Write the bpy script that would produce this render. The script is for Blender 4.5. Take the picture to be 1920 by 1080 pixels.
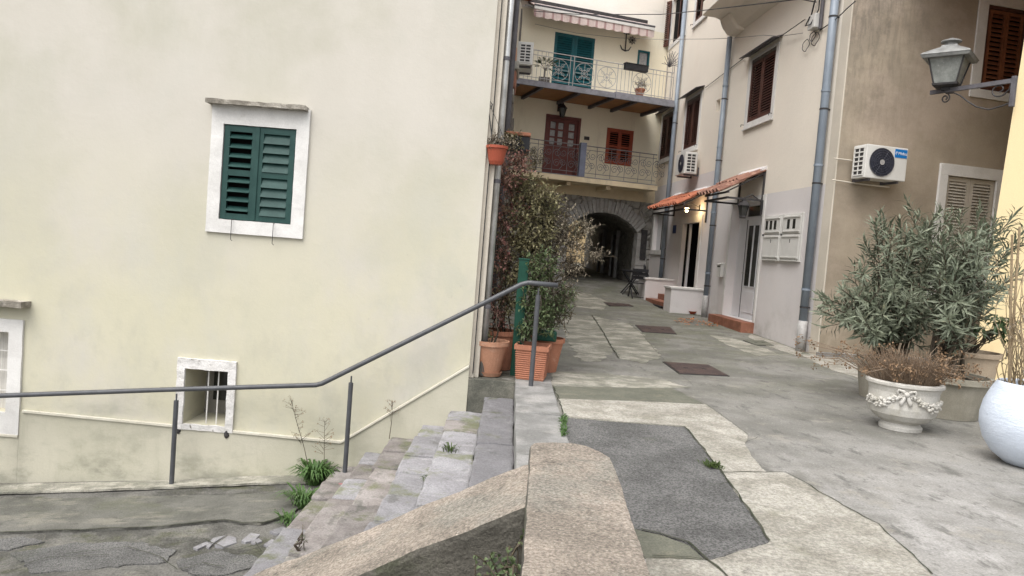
import bpy, bmesh, math, random
from mathutils import Vector, Matrix, noise
for o in list(bpy.data.objects): bpy.data.objects.remove(o)
random.seed(11)
sc = bpy.context.scene
COL = sc.collection
R_ = math.radians
V = Vector

# ------------------------------------------------------------------ camera
FPX, PITCH, ROLL, CAM = 1390.0, R_(2.92), R_(4.57), V((0, 0, 1.4))
cF = V((0, math.cos(PITCH), -math.sin(PITCH)))
u0 = V((0, math.sin(PITCH), math.cos(PITCH)))
cR = math.cos(ROLL) * V((1, 0, 0)) + math.sin(ROLL) * u0
cU = -math.sin(ROLL) * V((1, 0, 0)) + math.cos(ROLL) * u0
cam = bpy.data.cameras.new('camera'); camo = bpy.data.objects.new('camera', cam); COL.objects.link(camo)
cam.sensor_width = 36; cam.lens = 36 * FPX / 1920; cam.clip_end = 500; cam.clip_start = 0.05
mw = Matrix.Identity(4)
for i in range(3):
    mw[i][0] = cR[i]; mw[i][1] = cU[i]; mw[i][2] = -cF[i]; mw[i][3] = CAM[i]
camo.matrix_world = mw
sc.camera = camo

# ------------------------------------------------------------------ world, sun, exposure
SUN_EL, SUN_AZ = R_(60), R_(213)        # azimuth from +Y, clockwise: behind the camera, a little left
w = bpy.data.worlds.new('World'); sc.world = w; w.use_nodes = True
nt = w.node_tree
bg = nt.nodes['Background']
sky = nt.nodes.new('ShaderNodeTexSky'); sky.sky_type = 'NISHITA'; sky.sun_disc = False
sky.sun_elevation = SUN_EL; sky.sun_rotation = SUN_AZ; sky.air_density = 1.0; sky.dust_density = 4.0; sky.ozone_density = 1.0
hs = nt.nodes.new('ShaderNodeHueSaturation'); hs.inputs['Saturation'].default_value = 0.22
nt.links.new(sky.outputs[0], hs.inputs['Color']); nt.links.new(hs.outputs[0], bg.inputs['Color'])
bg.inputs['Strength'].default_value = 0.15
sl = bpy.data.lights.new('sun', 'SUN'); sl.energy = 1.1; sl.angle = R_(60); sl.color = (1.0, 0.965, 0.91)
so = bpy.data.objects.new('sun', sl); COL.objects.link(so)
sd_ = V((math.sin(SUN_AZ) * math.cos(SUN_EL), math.cos(SUN_AZ) * math.cos(SUN_EL), math.sin(SUN_EL)))
so.rotation_euler = sd_.to_track_quat('Z', 'Y').to_euler(); so.location = (0, -5, 15)
sc.view_settings.view_transform = 'Standard'; sc.view_settings.look = 'None'
sc.view_settings.gamma = 1; sc.view_settings.use_curve_mapping = False
sc.view_settings.exposure = 0.92
sc.render.engine = 'CYCLES'
sc.cycles.max_bounces = 6; sc.cycles.diffuse_bounces = 4

# ------------------------------------------------------------------ pixels to places
def ray(u, v): return cF * FPX + cR * (u - 960) - cU * (v - 540)
def atY(u, v, Y): d = ray(u, v); return CAM + d * (Y / d.y)
def atZ(u, v, Z): d = ray(u, v); return CAM + d * ((Z - CAM.z) / d.z)
GP = [(-50, 0), (13, 0), (18.5, .12), (21.5, .27), (23, .42), (24.5, .6), (36, .92), (90, .95)]
def gz(y):
    for (a, za), (b, zb) in zip(GP, GP[1:]):
        if y <= b: return za + (zb - za) * (y - a) / (b - a)
    return GP[-1][1]
def gnd(u, v):
    z = 0
    for _ in range(30): p = atZ(u, v, z); z = z * .5 + .5 * gz(p.y)
    return p
def zlow(x): return -1.25 + .1 * (min(x, -1.2) + 2.45)

class Plane:
    """A wall: s runs along it, n out of it, z up."""
    def __init__(self, O, ang, out):   # ang: direction of s in the ground plane, out: +1/-1 picks the normal
        self.O = V(O); self.s = V((math.cos(ang), math.sin(ang), 0))
        self.n = V((self.s.y, -self.s.x, 0)) * out
    def pt(self, s, n, z): return V((self.O.x, self.O.y, 0)) + self.s * s + self.n * n + V((0, 0, z))
    def px(self, u, v, n=0):
        d = ray(u, v); t = (self.O + self.n * n - CAM).dot(self.n) / d.dot(self.n); P = CAM + d * t
        return (P - self.O).dot(self.s), P.z
    def rect(self, pts, n=0):          # pixel corners TL TR BR BL -> s0,s1,z0,z1
        q = [self.px(u, v, n) for u, v in pts]
        a = (q[0][0] + q[3][0]) / 2; b = (q[1][0] + q[2][0]) / 2
        t = (q[0][1] + q[1][1]) / 2; m = (q[2][1] + q[3][1]) / 2
        return min(a, b), max(a, b), m, t
    @property
    def M(self):
        m = Matrix.Identity(4)
        for i in range(3): m[i][0] = self.s[i]; m[i][1] = self.n[i]; m[i][2] = (0, 0, 1)[i]; m[i][3] = (self.O.x, self.O.y, 0)[i]
        return m
L = Plane((0, 7.85, 0), 0, 1)                               # front of the yellow house on the left
RW = Plane((5.36, 12.75, 0), R_(94.5), -1)                  # long wall on the right, s runs away from the camera
BW = Plane((5.36, 12.75, 0), R_(12), 1)                     # its brown end wall
FW = Plane((4.43, 24.5, 0), R_(17.5), 1)                    # house over the archway

# ------------------------------------------------------------------ materials
MATS = {}
def N(nt, t, **k):
    n = nt.nodes.new(t)
    for a, b in k.items():
        if a in n.inputs: n.inputs[a].default_value = b
        else: setattr(n, a, b)
    return n
def surf(name, c1, c2=None, scale=1.5, lo=.35, hi=.65, rough=.85, bump=.25, bscale=45, grain=.12, gscale=90, spec=.3,
         metal=0, stains_tints=(), stretch=(1, 1, 1), emit=None, trans=0, bdist=.01, coat=0, musgrave=0, orand=0, wave=0, hair=0):
    """c1/c2 mixed by noise; stains: (colour, scale xyz, lo, hi, amount, [axis, a, b]) with the last three optional (faded out from a to b)."""
    m = bpy.data.materials.new(name); m.use_nodes = True; nt = m.node_tree; ln = nt.links.new
    b = nt.nodes['Principled BSDF']; MATS[name] = m
    b.inputs['Roughness'].default_value = rough; b.inputs['Metallic'].default_value = metal
    b.inputs['Specular IOR Level'].default_value = spec
    if coat: b.inputs['Coat Weight'].default_value = coat
    geo = N(nt, 'ShaderNodeNewGeometry'); pos = geo.outputs['Position']
    def mapped(sx, sy, sz):
        mp = N(nt, 'ShaderNodeMapping'); mp.inputs['Scale'].default_value = (sx, sy, sz); ln(pos, mp.inputs['Vector']); return mp.outputs[0]
    def nz(vec, s, det=6, ro=.6):
        n = N(nt, 'ShaderNodeTexNoise', Scale=s, Detail=det, Roughness=ro); ln(vec, n.inputs['Vector']); return n.outputs['Fac']
    def ramp(f, a, bb):
        r = N(nt, 'ShaderNodeMapRange'); r.inputs['From Min'].default_value = a; r.inputs['From Max'].default_value = bb
        r.interpolation_type = 'SMOOTHSTEP'; ln(f, r.inputs['Value']); return r.outputs[0]
    def mul(a, c):
        x = N(nt, 'ShaderNodeMath', operation='MULTIPLY')
        ln(a, x.inputs[0])
        if isinstance(c, (int, float)): x.inputs[1].default_value = c
        else: ln(c, x.inputs[1])
        return x.outputs[0]
    def mix(f, a, bcol):
        x = N(nt, 'ShaderNodeMix', data_type='RGBA')
        ln(f, x.inputs['Factor'])
        for sock, c in ((x.inputs[6], a), (x.inputs[7], bcol)):
            if isinstance(c, tuple): sock.default_value = (*c, 1)
            else: ln(c, sock)
        return x.outputs[2]
    base = mapped(*stretch)
    c2 = c2 or tuple(x * .82 for x in c1)
    col = mix(ramp(nz(base, scale), lo, hi), c1, c2)
    for st in stains_tints:
        colr, (sx, sy, sz), a, bb, amt = st[:5]
        f = mul(ramp(nz(mapped(sx, sy, sz), 1, 7, .68), a, bb), amt)
        for k in range(5, len(st), 3):
            ax, g0, g1 = st[k:k + 3]
            sp = N(nt, 'ShaderNodeSeparateXYZ'); ln(pos, sp.inputs[0])
            mr = N(nt, 'ShaderNodeMapRange'); mr.inputs['From Min'].default_value = g0; mr.inputs['From Max'].default_value = g1
            mr.inputs['To Min'].default_value = 1; mr.inputs['To Max'].default_value = 0
            ln(sp.outputs['XYZ'.index(ax)], mr.inputs['Value']); f = mul(f, mr.outputs[0])
        col = mix(f, col, colr)
    if hair:      # hairline cracks
        wp = N(nt, 'ShaderNodeTexNoise', Scale=1.3, Detail=5); ln(pos, wp.inputs['Vector'])
        va = N(nt, 'ShaderNodeVectorMath', operation='MULTIPLY_ADD'); ln(wp.outputs['Color'], va.inputs[0]); va.inputs[1].default_value = (.9, .9, .9); ln(pos, va.inputs[2])
        vo = N(nt, 'ShaderNodeTexVoronoi', Scale=hair, feature='DISTANCE_TO_EDGE'); ln(va.outputs[0], vo.inputs['Vector'])
        inv = N(nt, 'ShaderNodeMath', operation='SUBTRACT'); inv.inputs[0].default_value = 1; ln(ramp(vo.outputs['Distance'], .0, .006), inv.inputs[1])
        col = mix(mul(mul(inv.outputs[0], ramp(nz(pos, .7, 4), .5, .6)), .55), col, (.22, .2, .16))
    if grain:
        g = nz(pos, gscale, 3, .7)
        mr = N(nt, 'ShaderNodeMapRange'); mr.inputs['From Min'].default_value = .38; mr.inputs['From Max'].default_value = .62
        mr.inputs['To Min'].default_value = 1 - grain; mr.inputs['To Max'].default_value = 1 + grain; ln(g, mr.inputs['Value'])
        vm = N(nt, 'ShaderNodeVectorMath', operation='SCALE'); ln(col, vm.inputs[0]); ln(mr.outputs[0], vm.inputs['Scale']); col = vm.outputs[0]
    if orand:
        oi = N(nt, 'ShaderNodeObjectInfo'); mr = N(nt, 'ShaderNodeMapRange'); mr.inputs['To Min'].default_value = 1 - orand; mr.inputs['To Max'].default_value = 1 + orand
        ln(oi.outputs['Random'], mr.inputs['Value']); vm = N(nt, 'ShaderNodeVectorMath', operation='SCALE'); ln(col, vm.inputs[0]); ln(mr.outputs[0], vm.inputs['Scale']); col = vm.outputs[0]
    ln(col, b.inputs['Base Color'])
    if bump:
        h = nz(base, bscale, 6, .7)
        if wave:
            ad = N(nt, 'ShaderNodeMath', operation='ADD'); ln(mul(nz(base, 2.6, 5, .62), wave), ad.inputs[0]); ln(h, ad.inputs[1]); h = ad.outputs[0]
        if musgrave:
            vo = N(nt, 'ShaderNodeTexVoronoi', Scale=musgrave, feature='DISTANCE_TO_EDGE'); ln(pos, vo.inputs['Vector'])
            h2 = ramp(vo.outputs['Distance'], 0, .12)
            ad = N(nt, 'ShaderNodeMath', operation='ADD'); ln(mul(h, .4), ad.inputs[0]); ln(h2, ad.inputs[1]); h = ad.outputs[0]
        bp = N(nt, 'ShaderNodeBump', Strength=bump, Distance=bdist); ln(h, bp.inputs['Height']); ln(bp.outputs[0], b.inputs['Normal'])
    if emit:
        b.inputs['Emission Color'].default_value = (*emit[0], 1); b.inputs['Emission Strength'].default_value = emit[1]
    if trans:
        tr = N(nt, 'ShaderNodeBsdfTranslucent'); ln(col, tr.inputs['Color'])
        ms = N(nt, 'ShaderNodeMixShader', Fac=trans); out = nt.nodes['Material Output']
        ln(b.outputs[0], ms.inputs[1]); ln(tr.outputs[0], ms.inputs[2]); ln(ms.outputs[0], out.inputs['Surface'])
    return m
GREY = (.23, .22, .18)
surf('plaster_yellow', (.535, .505, .445), (.475, .455, .38), .55, .40, .60, bump=.2, bscale=14, grain=.05, gscale=140, bdist=.012, wave=2.2, stains_tints=[
    ((.56, .53, .39), (.6, 1, .4), .3, .55, .75, 'Z', .6, 2.6), ((.30, .28, .24), (17, 1, 17), .66, .72, .6, 'Z', 1.0, 2.0, 'X', -.5, -3.0), ((.50, .49, .43), (1.4, 1, .8), .5, .7, .35),  # first entry: yellowish reflected light low on the wall, put into the colour
    ((.46, .45, .36), (1.6, 1, .7), .52, .75, .55, 'Z', -.2, 2.4),  # yellow-green reflected light toward the bottom, painted into the plaster
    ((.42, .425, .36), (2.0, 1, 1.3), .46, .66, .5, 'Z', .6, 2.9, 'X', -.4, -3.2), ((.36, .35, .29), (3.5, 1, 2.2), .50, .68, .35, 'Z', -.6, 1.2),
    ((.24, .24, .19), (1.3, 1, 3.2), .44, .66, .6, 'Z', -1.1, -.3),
    ((.61, .575, .52), (1.1, 1, .5), .42, .7, .6, 'Z', 4.5, 1.2)])  # whiter light on the upper wall, painted as a paler tint
surf('plaster_yellow_low', (.50, .475, .385), (.45, .43, .34), .8, .38, .62, bump=.35, bscale=24, grain=.06, gscale=120, bdist=.01, stains_tints=[
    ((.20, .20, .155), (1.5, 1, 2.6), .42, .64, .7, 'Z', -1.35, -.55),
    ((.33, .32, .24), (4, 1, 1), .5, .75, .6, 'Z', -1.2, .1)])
surf('trim_cream', (.62, .59, .50), (.54, .51, .42), 4, bump=.3, grain=.06)
surf('white_paint', (.70, .685, .66), (.61, .595, .57), 4, .35, .7, bump=.35, bscale=30, grain=.05, stains_tints=[((.40, .37, .32), (9, 9, 9), .62, .78, .6)])
surf('white_peeling', (.74, .72, .70), (.62, .60, .57), 6, .35, .7, bump=.8, bscale=22, grain=.08, bdist=.02, stains_tints=[((.16, .14, .11), (11, 11, 11), .60, .68, .9)])
surf('old_stone_trim', (.38, .35, .30), (.20, .18, .15), 9, .35, .65, bump=.8, bscale=30, grain=.2, bdist=.02, stains_tints=[((.66, .62, .56), (7, 7, 7), .55, .65, .7)])
surf('plaster_cream', (.83, .765, .665), (.79, .73, .64), .5, .35, .65, bump=.25, bscale=18, grain=.04, bdist=.012, wave=2.0, stains_tints=[
    ((.72, .62, .54), (.35, .35, .25), .5, .75, .5), ((.58, .52, .44), (2.2, 2.2, .25), .62, .8, .4)])
surf('plaster_lilac', (.70, .665, .655), (.64, .61, .605), .6, .35, .65, bump=.3, bscale=16, grain=.04, bdist=.008, stains_tints=[
    ((.34, .32, .28), (1.2, 1.2, 1.5), .45, .7, .7, 'Z', .05, .9), ((.66, .61, .58), (.9, .9, .6), .5, .7, .4)])
surf('plaster_brown', (.385, .325, .25), (.31, .26, .20), .9, .38, .62, bump=.35, bscale=14, grain=.07, bdist=.014, wave=2.2, stains_tints=[
    ((.45, .37, .30), (.5, .5, .7), .48, .66, .7),
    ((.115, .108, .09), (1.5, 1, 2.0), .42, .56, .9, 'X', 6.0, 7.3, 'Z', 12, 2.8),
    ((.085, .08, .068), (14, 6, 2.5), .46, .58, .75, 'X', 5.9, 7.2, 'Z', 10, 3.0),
    ((.24, .20, .145), (1.5, 1, 1.2), .42, .62, .75, 'Z', 0, 2.2)])
surf('plaster_strip', (.62, .565, .48), (.55, .50, .42), 1.2, .35, .65, bump=.25, bscale=18, grain=.05, stains_tints=[((.35, .33, .28), (2, 2, 1), .5, .75, .6, 'Z', 0, 1.5)])
surf('plaster_gold', (.78, .63, .37), (.74, .60, .36), .8, .35, .65, bump=.2, bscale=18, grain=.04, stains_tints=[((.62, .45, .24), (1.2, 1.2, .6), .5, .75, .6, 'Z', 0, 1.8)])
surf('plaster_far', (.86, .80, .64), (.80, .74, .58), .6, .35, .65, bump=.2, bscale=14, grain=.05, stains_tints=[((.50, .44, .33), (1.2, 1.2, .3), .55, .78, .55)])
surf('plaster_far_low', (.66, .56, .39), (.58, .48, .32), .9, .35, .65, bump=.3, bscale=14, grain=.07, stains_tints=[((.32, .28, .22), (1.3, 1.3, .8), .5, .72, .7)])
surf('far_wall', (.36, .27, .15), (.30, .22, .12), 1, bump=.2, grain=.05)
surf('plaster_top', (.86, .82, .76), (.82, .78, .70), .5, .35, .65, bump=.2, bscale=14, grain=.05, stains_tints=[((.40, .38, .35), (.5, .5, 2.5), .56, .74, .5, 'Z', 8.8, 10.2), ((.34, .27, .2), (2.5, 2.5, .12), .66, .76, .6)])
surf('plaster_grey', (.36, .34, .30), (.27, .255, .23), 1.6, .35, .65, bump=.4, bscale=16, grain=.1, stains_tints=[((.16, .15, .13), (3, 1.2, .5), .5, .72, .7)])
surf('rubble', (.33, .315, .29), (.225, .215, .195), 4, .3, .7, bump=1, bscale=9, grain=.18, bdist=.05, musgrave=4.5, stains_tints=[((.38, .35, .30), (2, 2, 2), .5, .7, .6)])
surf('arch_stone', (.38, .37, .355), (.29, .28, .27), 5, .3, .7, bump=.8, bscale=18, grain=.14, bdist=.02, orand=.08)
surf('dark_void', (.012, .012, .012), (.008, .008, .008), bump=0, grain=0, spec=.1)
surf('concrete', (.235, .227, .208), (.15, .146, .13), 1.1, .38, .62, bump=.5, bscale=30, grain=.16, gscale=70, bdist=.012, stains_tints=[
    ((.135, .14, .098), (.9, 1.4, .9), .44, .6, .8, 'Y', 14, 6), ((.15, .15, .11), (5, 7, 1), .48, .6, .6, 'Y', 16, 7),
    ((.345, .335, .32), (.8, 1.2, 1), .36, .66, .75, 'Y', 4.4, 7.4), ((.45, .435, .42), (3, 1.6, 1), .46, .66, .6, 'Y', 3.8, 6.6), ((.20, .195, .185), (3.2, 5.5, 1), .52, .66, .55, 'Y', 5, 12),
    ((.11, .108, .098), (6, 2.6, 1), .54, .66, .8), ((.13, .128, .115), (19, 13, 1), .55, .66, .6), ((.40, .38, .35), (23, 16, 1), .58, .68, .5), ((.30, .28, .24), (2.4, 3, 1), .56, .66, .5)])
surf('concrete_green', (.15, .15, .118), (.105, .107, .085), 3, .3, .7, bump=.5, bscale=40, grain=.18, stains_tints=[((.2, .19, .14), (4, 6, 1), .5, .7, .6)])
surf('concrete_light', (.39, .37, .325), (.27, .255, .215), 2.6, .38, .62, bump=.9, bscale=50, grain=.26, gscale=55, bdist=.015, stains_tints=[
    ((.165, .16, .14), (9, 9, 1), .55, .72, .75), ((.20, .20, .13), (1.7, 1.7, 1), .55, .75, .5), ((.55, .52, .46), (3, 3, 1), .55, .7, .5)])
surf('concrete_pale', (.40, .38, .325), (.22, .215, .175), 2.2, .4, .6, bump=.6, bscale=40, grain=.2, stains_tints=[((.165, .162, .135), (2.2, 3.6, 1), .46, .58, .75), ((.15, .15, .125), (9, 11, 1), .52, .62, .5), ((.44, .41, .35), (4, 5, 1), .55, .7, .6)])
surf('asphalt_patch', (.165, .163, .158), (.115, .114, .11), 2.4, .38, .62, bump=1, bscale=70, grain=.5, gscale=85, bdist=.02, stains_tints=[((.20, .195, .185), (3, 3, 1), .55, .72, .6), ((.10, .11, .07), (1.5, 1.5, 1), .55, .75, .6)])
surf('street_rough', (.165, .16, .146), (.085, .083, .074), 2.6, .38, .62, hair=1.6, bump=1, bscale=26, grain=.25, gscale=60, bdist=.03, stains_tints=[((.26, .25, .21), (2.5, 4, 1), .52, .7, .7), ((.085, .09, .045), (1.6, 2.2, 1), .52, .7, .8)])
surf('street_smooth', (.14, .137, .122), (.095, .094, .082), 1.6, .38, .62, bump=.6, bscale=50, grain=.18, bdist=.01, stains_tints=[((.21, .20, .165), (1.5, 5, 1), .52, .66, .7), ((.09, .095, .06), (1.2, 2.4, 1), .5, .7, .6), ((.07, .068, .06), (9, 14, 1), .54, .66, .6)])
surf('kerb_stone', (.28, .275, .265), (.18, .178, .17), 2.5, .38, .62, bump=.6, bscale=35, grain=.16, gscale=80, stains_tints=[((.13, .13, .115), (5, 5, 5), .55, .7, .6), ((.42, .40, .375), (2, 2, 2), .5, .7, .5)])
surf('step_stone', (.275, .27, .28), (.185, .18, .188), 3, .3, .7, bump=.8, bscale=28, grain=.16, gscale=70, bdist=.015, stains_tints=[((.11, .11, .10), (6, 5, 6), .55, .68, .65), ((.40, .39, .40), (3, 3, 3), .54, .7, .5), ((.14, .15, .085), (2.2, 2.2, 2.2), .54, .66, .8)], orand=.3)
surf('step_stone_warm', (.285, .262, .25), (.20, .18, .17), 3, .38, .62, bump=.8, bscale=28, grain=.16, gscale=70, bdist=.015, stains_tints=[((.11, .11, .095), (6, 5, 6), .52, .64, .7), ((.14, .15, .085), (2.2, 2.2, 2.2), .52, .64, .8)], orand=.22)
surf('mortar', (.07, .07, .05), (.035, .04, .025), 6, bump=1, bscale=30, grain=.2)
surf('parapet', (.415, .355, .295), (.30, .26, .215), 3.5, .38, .62, bump=1, bscale=95, grain=.34, gscale=75, bdist=.02, stains_tints=[((.68, .60, .52), (70, 70, 70), .58, .66, .7), ((.20, .175, .145), (7, 7, 7), .55, .70, .65), ((.52, .45, .385), (3, 3, 3), .55, .7, .55), ((.12, .11, .09), (14, 14, 14), .60, .68, .7), ((.30, .29, .25), (1.6, 1.6, 1.6), .5, .62, .6)], hair=1.1)
surf('parapet_side', (.135, .125, .105), (.075, .07, .058), 3, .3, .7, bump=.9, bscale=30, grain=.2, bdist=.03, stains_tints=[((.26, .24, .20), (3, 3, 5), .54, .7, .7), ((.06, .075, .03), (2.5, 2.5, 2.5), .52, .7, .6)])
surf('dark_ledge', (.15, .145, .12), (.085, .085, .07), 4, bump=.6, bscale=30, grain=.2, stains_tints=[((.24, .23, .19), (5, 5, 5), .5, .7, .7)])
surf('rail_paint', (.075, .078, .085), (.06, .062, .068), 8, rough=.45, bump=.08, bscale=90, grain=.08, spec=.5)
surf('shutter_green', (.011, .046, .040), (.018, .060, .052), 5, rough=.55, bump=.15, bscale=60, grain=.1, spec=.35, stains_tints=[((.07, .12, .11), (7, 7, 9), .6, .75, .5)])
surf('shutter_teal', (.012, .105, .125), (.016, .09, .105), 4, rough=.6, bump=.1, grain=.1)
surf('shutter_brown', (.105, .042, .030), (.07, .030, .023), 5, rough=.6, bump=.15, grain=.15, stains_tints=[((.18, .09, .06), (8, 8, 8), .58, .75, .5)])
surf('shutter_tan', (.22, .085, .040), (.15, .055, .028), 5, rough=.6, bump=.15, grain=.15, stains_tints=[((.09, .04, .025), (3, 3, 6), .55, .72, .7)])
surf('shutter_beige', (.50, .46, .40), (.44, .40, .34), 4, rough=.7, bump=.1, grain=.06)
surf('shutter_red', (.36, .085, .045), (.29, .065, .036), 4, rough=.6, bump=.1, grain=.1)
surf('door_brown', (.18, .062, .055), (.135, .048, .043), 4, rough=.55, bump=.1, grain=.12)
surf('door_white', (.70, .70, .72), (.66, .66, .68), 4, rough=.5, bump=.05, grain=.03)
surf('grey_wood', (.17, .155, .14), (.11, .10, .09), 8, bump=.4, grain=.2)
surf('glass_dark', (.035, .035, .03), (.02, .022, .02), 3, rough=.08, bump=0, grain=0, spec=.6)
surf('glass_pale', (.42, .42, .42), (.30, .30, .31), 14, rough=.15, bump=0, grain=0, spec=.6)
surf('glass_lamp', (.29, .30, .28), (.20, .21, .195), 9, rough=.3, bump=.6, bscale=26, grain=.1, spec=.5, stains_tints=[((.40, .40, .38), (20, 20, 12), .55, .7, .6)])
surf('pipe_blue', (.235, .275, .325), (.20, .235, .28), 3, rough=.42, bump=.04, grain=.04, spec=.5, stains_tints=[((.33, .36, .40), (8, 8, .8), .55, .75, .4)])
surf('pipe_zinc', (.62, .62, .61), (.42, .415, .40), 4, rough=.28, metal=.6, bump=.08, grain=.08, stains_tints=[((.12, .11, .10), (9, 9, 1.2), .55, .75, .6)])
surf('metal_dark', (.035, .034, .036), (.055, .05, .05), 9, rough=.6, bump=.2, grain=.15)
surf('metal_grey', (.12, .115, .125), (.085, .08, .088), 6, rough=.55, bump=.15, grain=.12)
surf('lamp_zinc', (.27, .275, .265), (.17, .17, .165), 6, rough=.5, bump=.2, grain=.12)
surf('metal_rail', (.42, .41, .40), (.32, .31, .30), 9, rough=.5, bump=.1, grain=.1)
surf('rail_iron', (.20, .19, .195), (.15, .14, .145), 6, rough=.6, bump=.1, grain=.1)
surf('post_blue', (.17, .19, .26), (.14, .155, .21), 5, rough=.5, bump=.1, grain=.06)
surf('deck_edge', (.26, .26, .29), (.19, .19, .21), 5, bump=.2, grain=.1)
surf('deck_board', (.33, .165, .065), (.27, .13, .052), 3, rough=.6, bump=.15, grain=.1, stretch=(1, 1, 1))
surf('roof_tile_old', (.28, .145, .105), (.20, .10, .075), 6, .3, .7, rough=.8, bump=.3, bscale=50, grain=.16, orand=.25, stains_tints=[((.46, .30, .22), (9, 9, 9), .5, .66, .6), ((.14, .08, .06), (12, 12, 12), .56, .7, .7)])
surf('terracotta', (.44, .19, .115), (.36, .155, .095), 5, .3, .7, rough=.8, bump=.25, bscale=60, grain=.08, stains_tints=[((.58, .34, .24), (6, 6, 6), .55, .72, .5)])
surf('terracotta_pale', (.47, .245, .155), (.39, .20, .125), 4, .3, .7, rough=.85, bump=.25, bscale=60, grain=.08, stains_tints=[((.52, .36, .27), (5, 5, 9), .5, .7, .6), ((.26, .22, .15), (7, 7, 4), .6, .75, .5)])
surf('plastic_terracotta', (.33, .075, .04), (.29, .065, .035), 4, rough=.5, bump=.05, grain=.05)
surf('roof_tile', (.44, .155, .085), (.34, .115, .065), 6, .3, .7, rough=.75, bump=.3, bscale=50, grain=.14, orand=.2, stains_tints=[((.62, .27, .16), (9, 9, 9), .55, .7, .6), ((.20, .09, .06), (12, 12, 12), .62, .74, .6)])
surf('step_tile', (.29, .125, .08), (.22, .095, .06), 5, rough=.7, bump=.2, grain=.12, stains_tints=[((.45, .24, .15), (6, 6, 6), .55, .7, .5)])
surf('urn_stone', (.60, .58, .54), (.49, .47, .42), 5, .3, .7, bump=.4, bscale=50, grain=.08, stains_tints=[((.34, .32, .25), (6, 6, 2.5), .54, .72, .6), ((.25, .24, .19), (14, 14, 14), .6, .72, .5)])
surf('pot_white', (.60, .655, .74), (.55, .605, .69), 5, rough=.6, bump=.7, bscale=14, grain=.03, stretch=(1, 1, 4), bdist=.012, stains_tints=[((.30, .29, .26), (7, 7, 5), .46, .66, .7, 'Z', .0, .16), ((.42, .44, .46), (5, 5, 2), .56, .7, .5)])
surf('planter_beige', (.34, .315, .26), (.27, .25, .20), 3, bump=.3, bscale=40, grain=.08, stains_tints=[((.20, .19, .15), (4, 4, 2), .5, .7, .6)])
surf('planter_tan', (.47, .375, .275), (.41, .325, .235), 3, bump=.2, grain=.06)
surf('soil', (.035, .028, .02), (.02, .017, .013), 20, bump=1, bscale=50, grain=.3)
surf('plastic_black', (.018, .019, .022), (.03, .03, .033), 6, rough=.5, bump=.1, grain=.1)
surf('ac_white', (.68, .67, .64), (.62, .61, .58), 3, rough=.45, bump=.03, grain=.03)
surf('ac_fan', (.035, .038, .055), (.05, .052, .07), 3, rough=.5, bump=0, grain=.05)
surf('badge_blue', (.008, .18, .52), (.008, .16, .47), bump=0, grain=0, rough=.4)
surf('text_white', (.8, .8, .8), (.8, .8, .8), bump=0, grain=0)
surf('sign_blue', (.02, .045, .17), (.02, .04, .15), bump=0, grain=0, rough=.35)
surf('rust_plate', (.085, .058, .052), (.055, .042, .04), 6, rough=.7, bump=.8, bscale=55, grain=.2, stains_tints=[((.13, .085, .065), (5, 5, 5), .5, .7, .6)])
surf('cable', (.02, .02, .022), (.03, .03, .03), bump=0, grain=0, rough=.5)
surf('cable_grey', (.30, .27, .25), (.24, .22, .20), bump=0, grain=0, rough=.6)
surf('awning_pink', (.60, .50, .47), (.55, .45, .42), 4, bump=.2, grain=.08)
surf('awning_stripe', (.40, .27, .26), (.35, .23, .22), 4, bump=.2, grain=.08)
surf('post_green', (.008, .055, .035), (.012, .07, .045), 5, rough=.5, bump=.1, grain=.1)
surf('leaf_oleander', (.12, .142, .095), (.20, .22, .155), 9, .35, .65, rough=.5, bump=0, grain=.25, gscale=30, spec=.35, trans=.15, stains_tints=[((.27, .285, .22), (14, 14, 14), .54, .66, .6), ((.055, .075, .045), (3, 3, 3), .5, .68, .6), ((.24, .20, .10), (9, 9, 9), .62, .7, .7)])
surf('leaf_broad', (.05, .09, .035), (.09, .13, .05), 9, rough=.4, bump=0, grain=.2, trans=.15)
surf('leaf_dark', (.075, .11, .05), (.13, .165, .075), 11, .35, .65, rough=.5, bump=0, grain=.3, gscale=30, trans=.18, stains_tints=[((.15, .135, .055), (9, 9, 9), .56, .68, .7)])
surf('leaf_olive', (.25, .235, .125), (.34, .30, .17), 11, .35, .65, rough=.6, bump=0, grain=.3, gscale=30, trans=.2, stains_tints=[((.19, .15, .08), (7, 7, 7), .55, .7, .7), ((.045, .06, .026), (5, 5, 5), .52, .66, .7)])
surf('leaf_red', (.40, .18, .165), (.31, .20, .15), 9, .35, .65, rough=.6, bump=0, grain=.3, gscale=30, trans=.2, stains_tints=[((.15, .14, .07), (6, 6, 6), .48, .62, .8), ((.23, .09, .10), (10, 10, 10), .58, .7, .6)])
surf('leaf_grey', (.33, .285, .21), (.27, .225, .17), 11, .35, .65, rough=.7, bump=0, grain=.3, gscale=30, trans=.2, stains_tints=[((.12, .13, .06), (5, 5, 5), .5, .64, .7)])
surf('grass_dry', (.27, .205, .145), (.19, .135, .095), 14, rough=.8, bump=0, grain=.3, trans=.15, stains_tints=[((.30, .24, .17), (12, 12, 12), .55, .7, .6)])
surf('leaf_dead', (.24, .155, .09), (.17, .11, .065), 14, rough=.8, bump=0, grain=.3, trans=.1)
surf('grass_green', (.055, .115, .03), (.085, .15, .045), 12, rough=.55, bump=0, grain=.3, trans=.2)
surf('moss', (.075, .11, .03), (.05, .075, .022), 9, bump=0, grain=.3, trans=.1)
surf('stem', (.10, .08, .055), (.065, .052, .04), 9, bump=.3, grain=.2)
surf('stem_pale', (.30, .235, .15), (.24, .18, .11), 9, bump=.3, grain=.2)
surf('bulb', (1, .8, .45), (1, .8, .45), bump=0, grain=0, emit=((1, .78, .42), 14))
surf('petal_orange', (.52, .20, .07), (.42, .17, .07), 8, bump=0, grain=.2)
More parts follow.
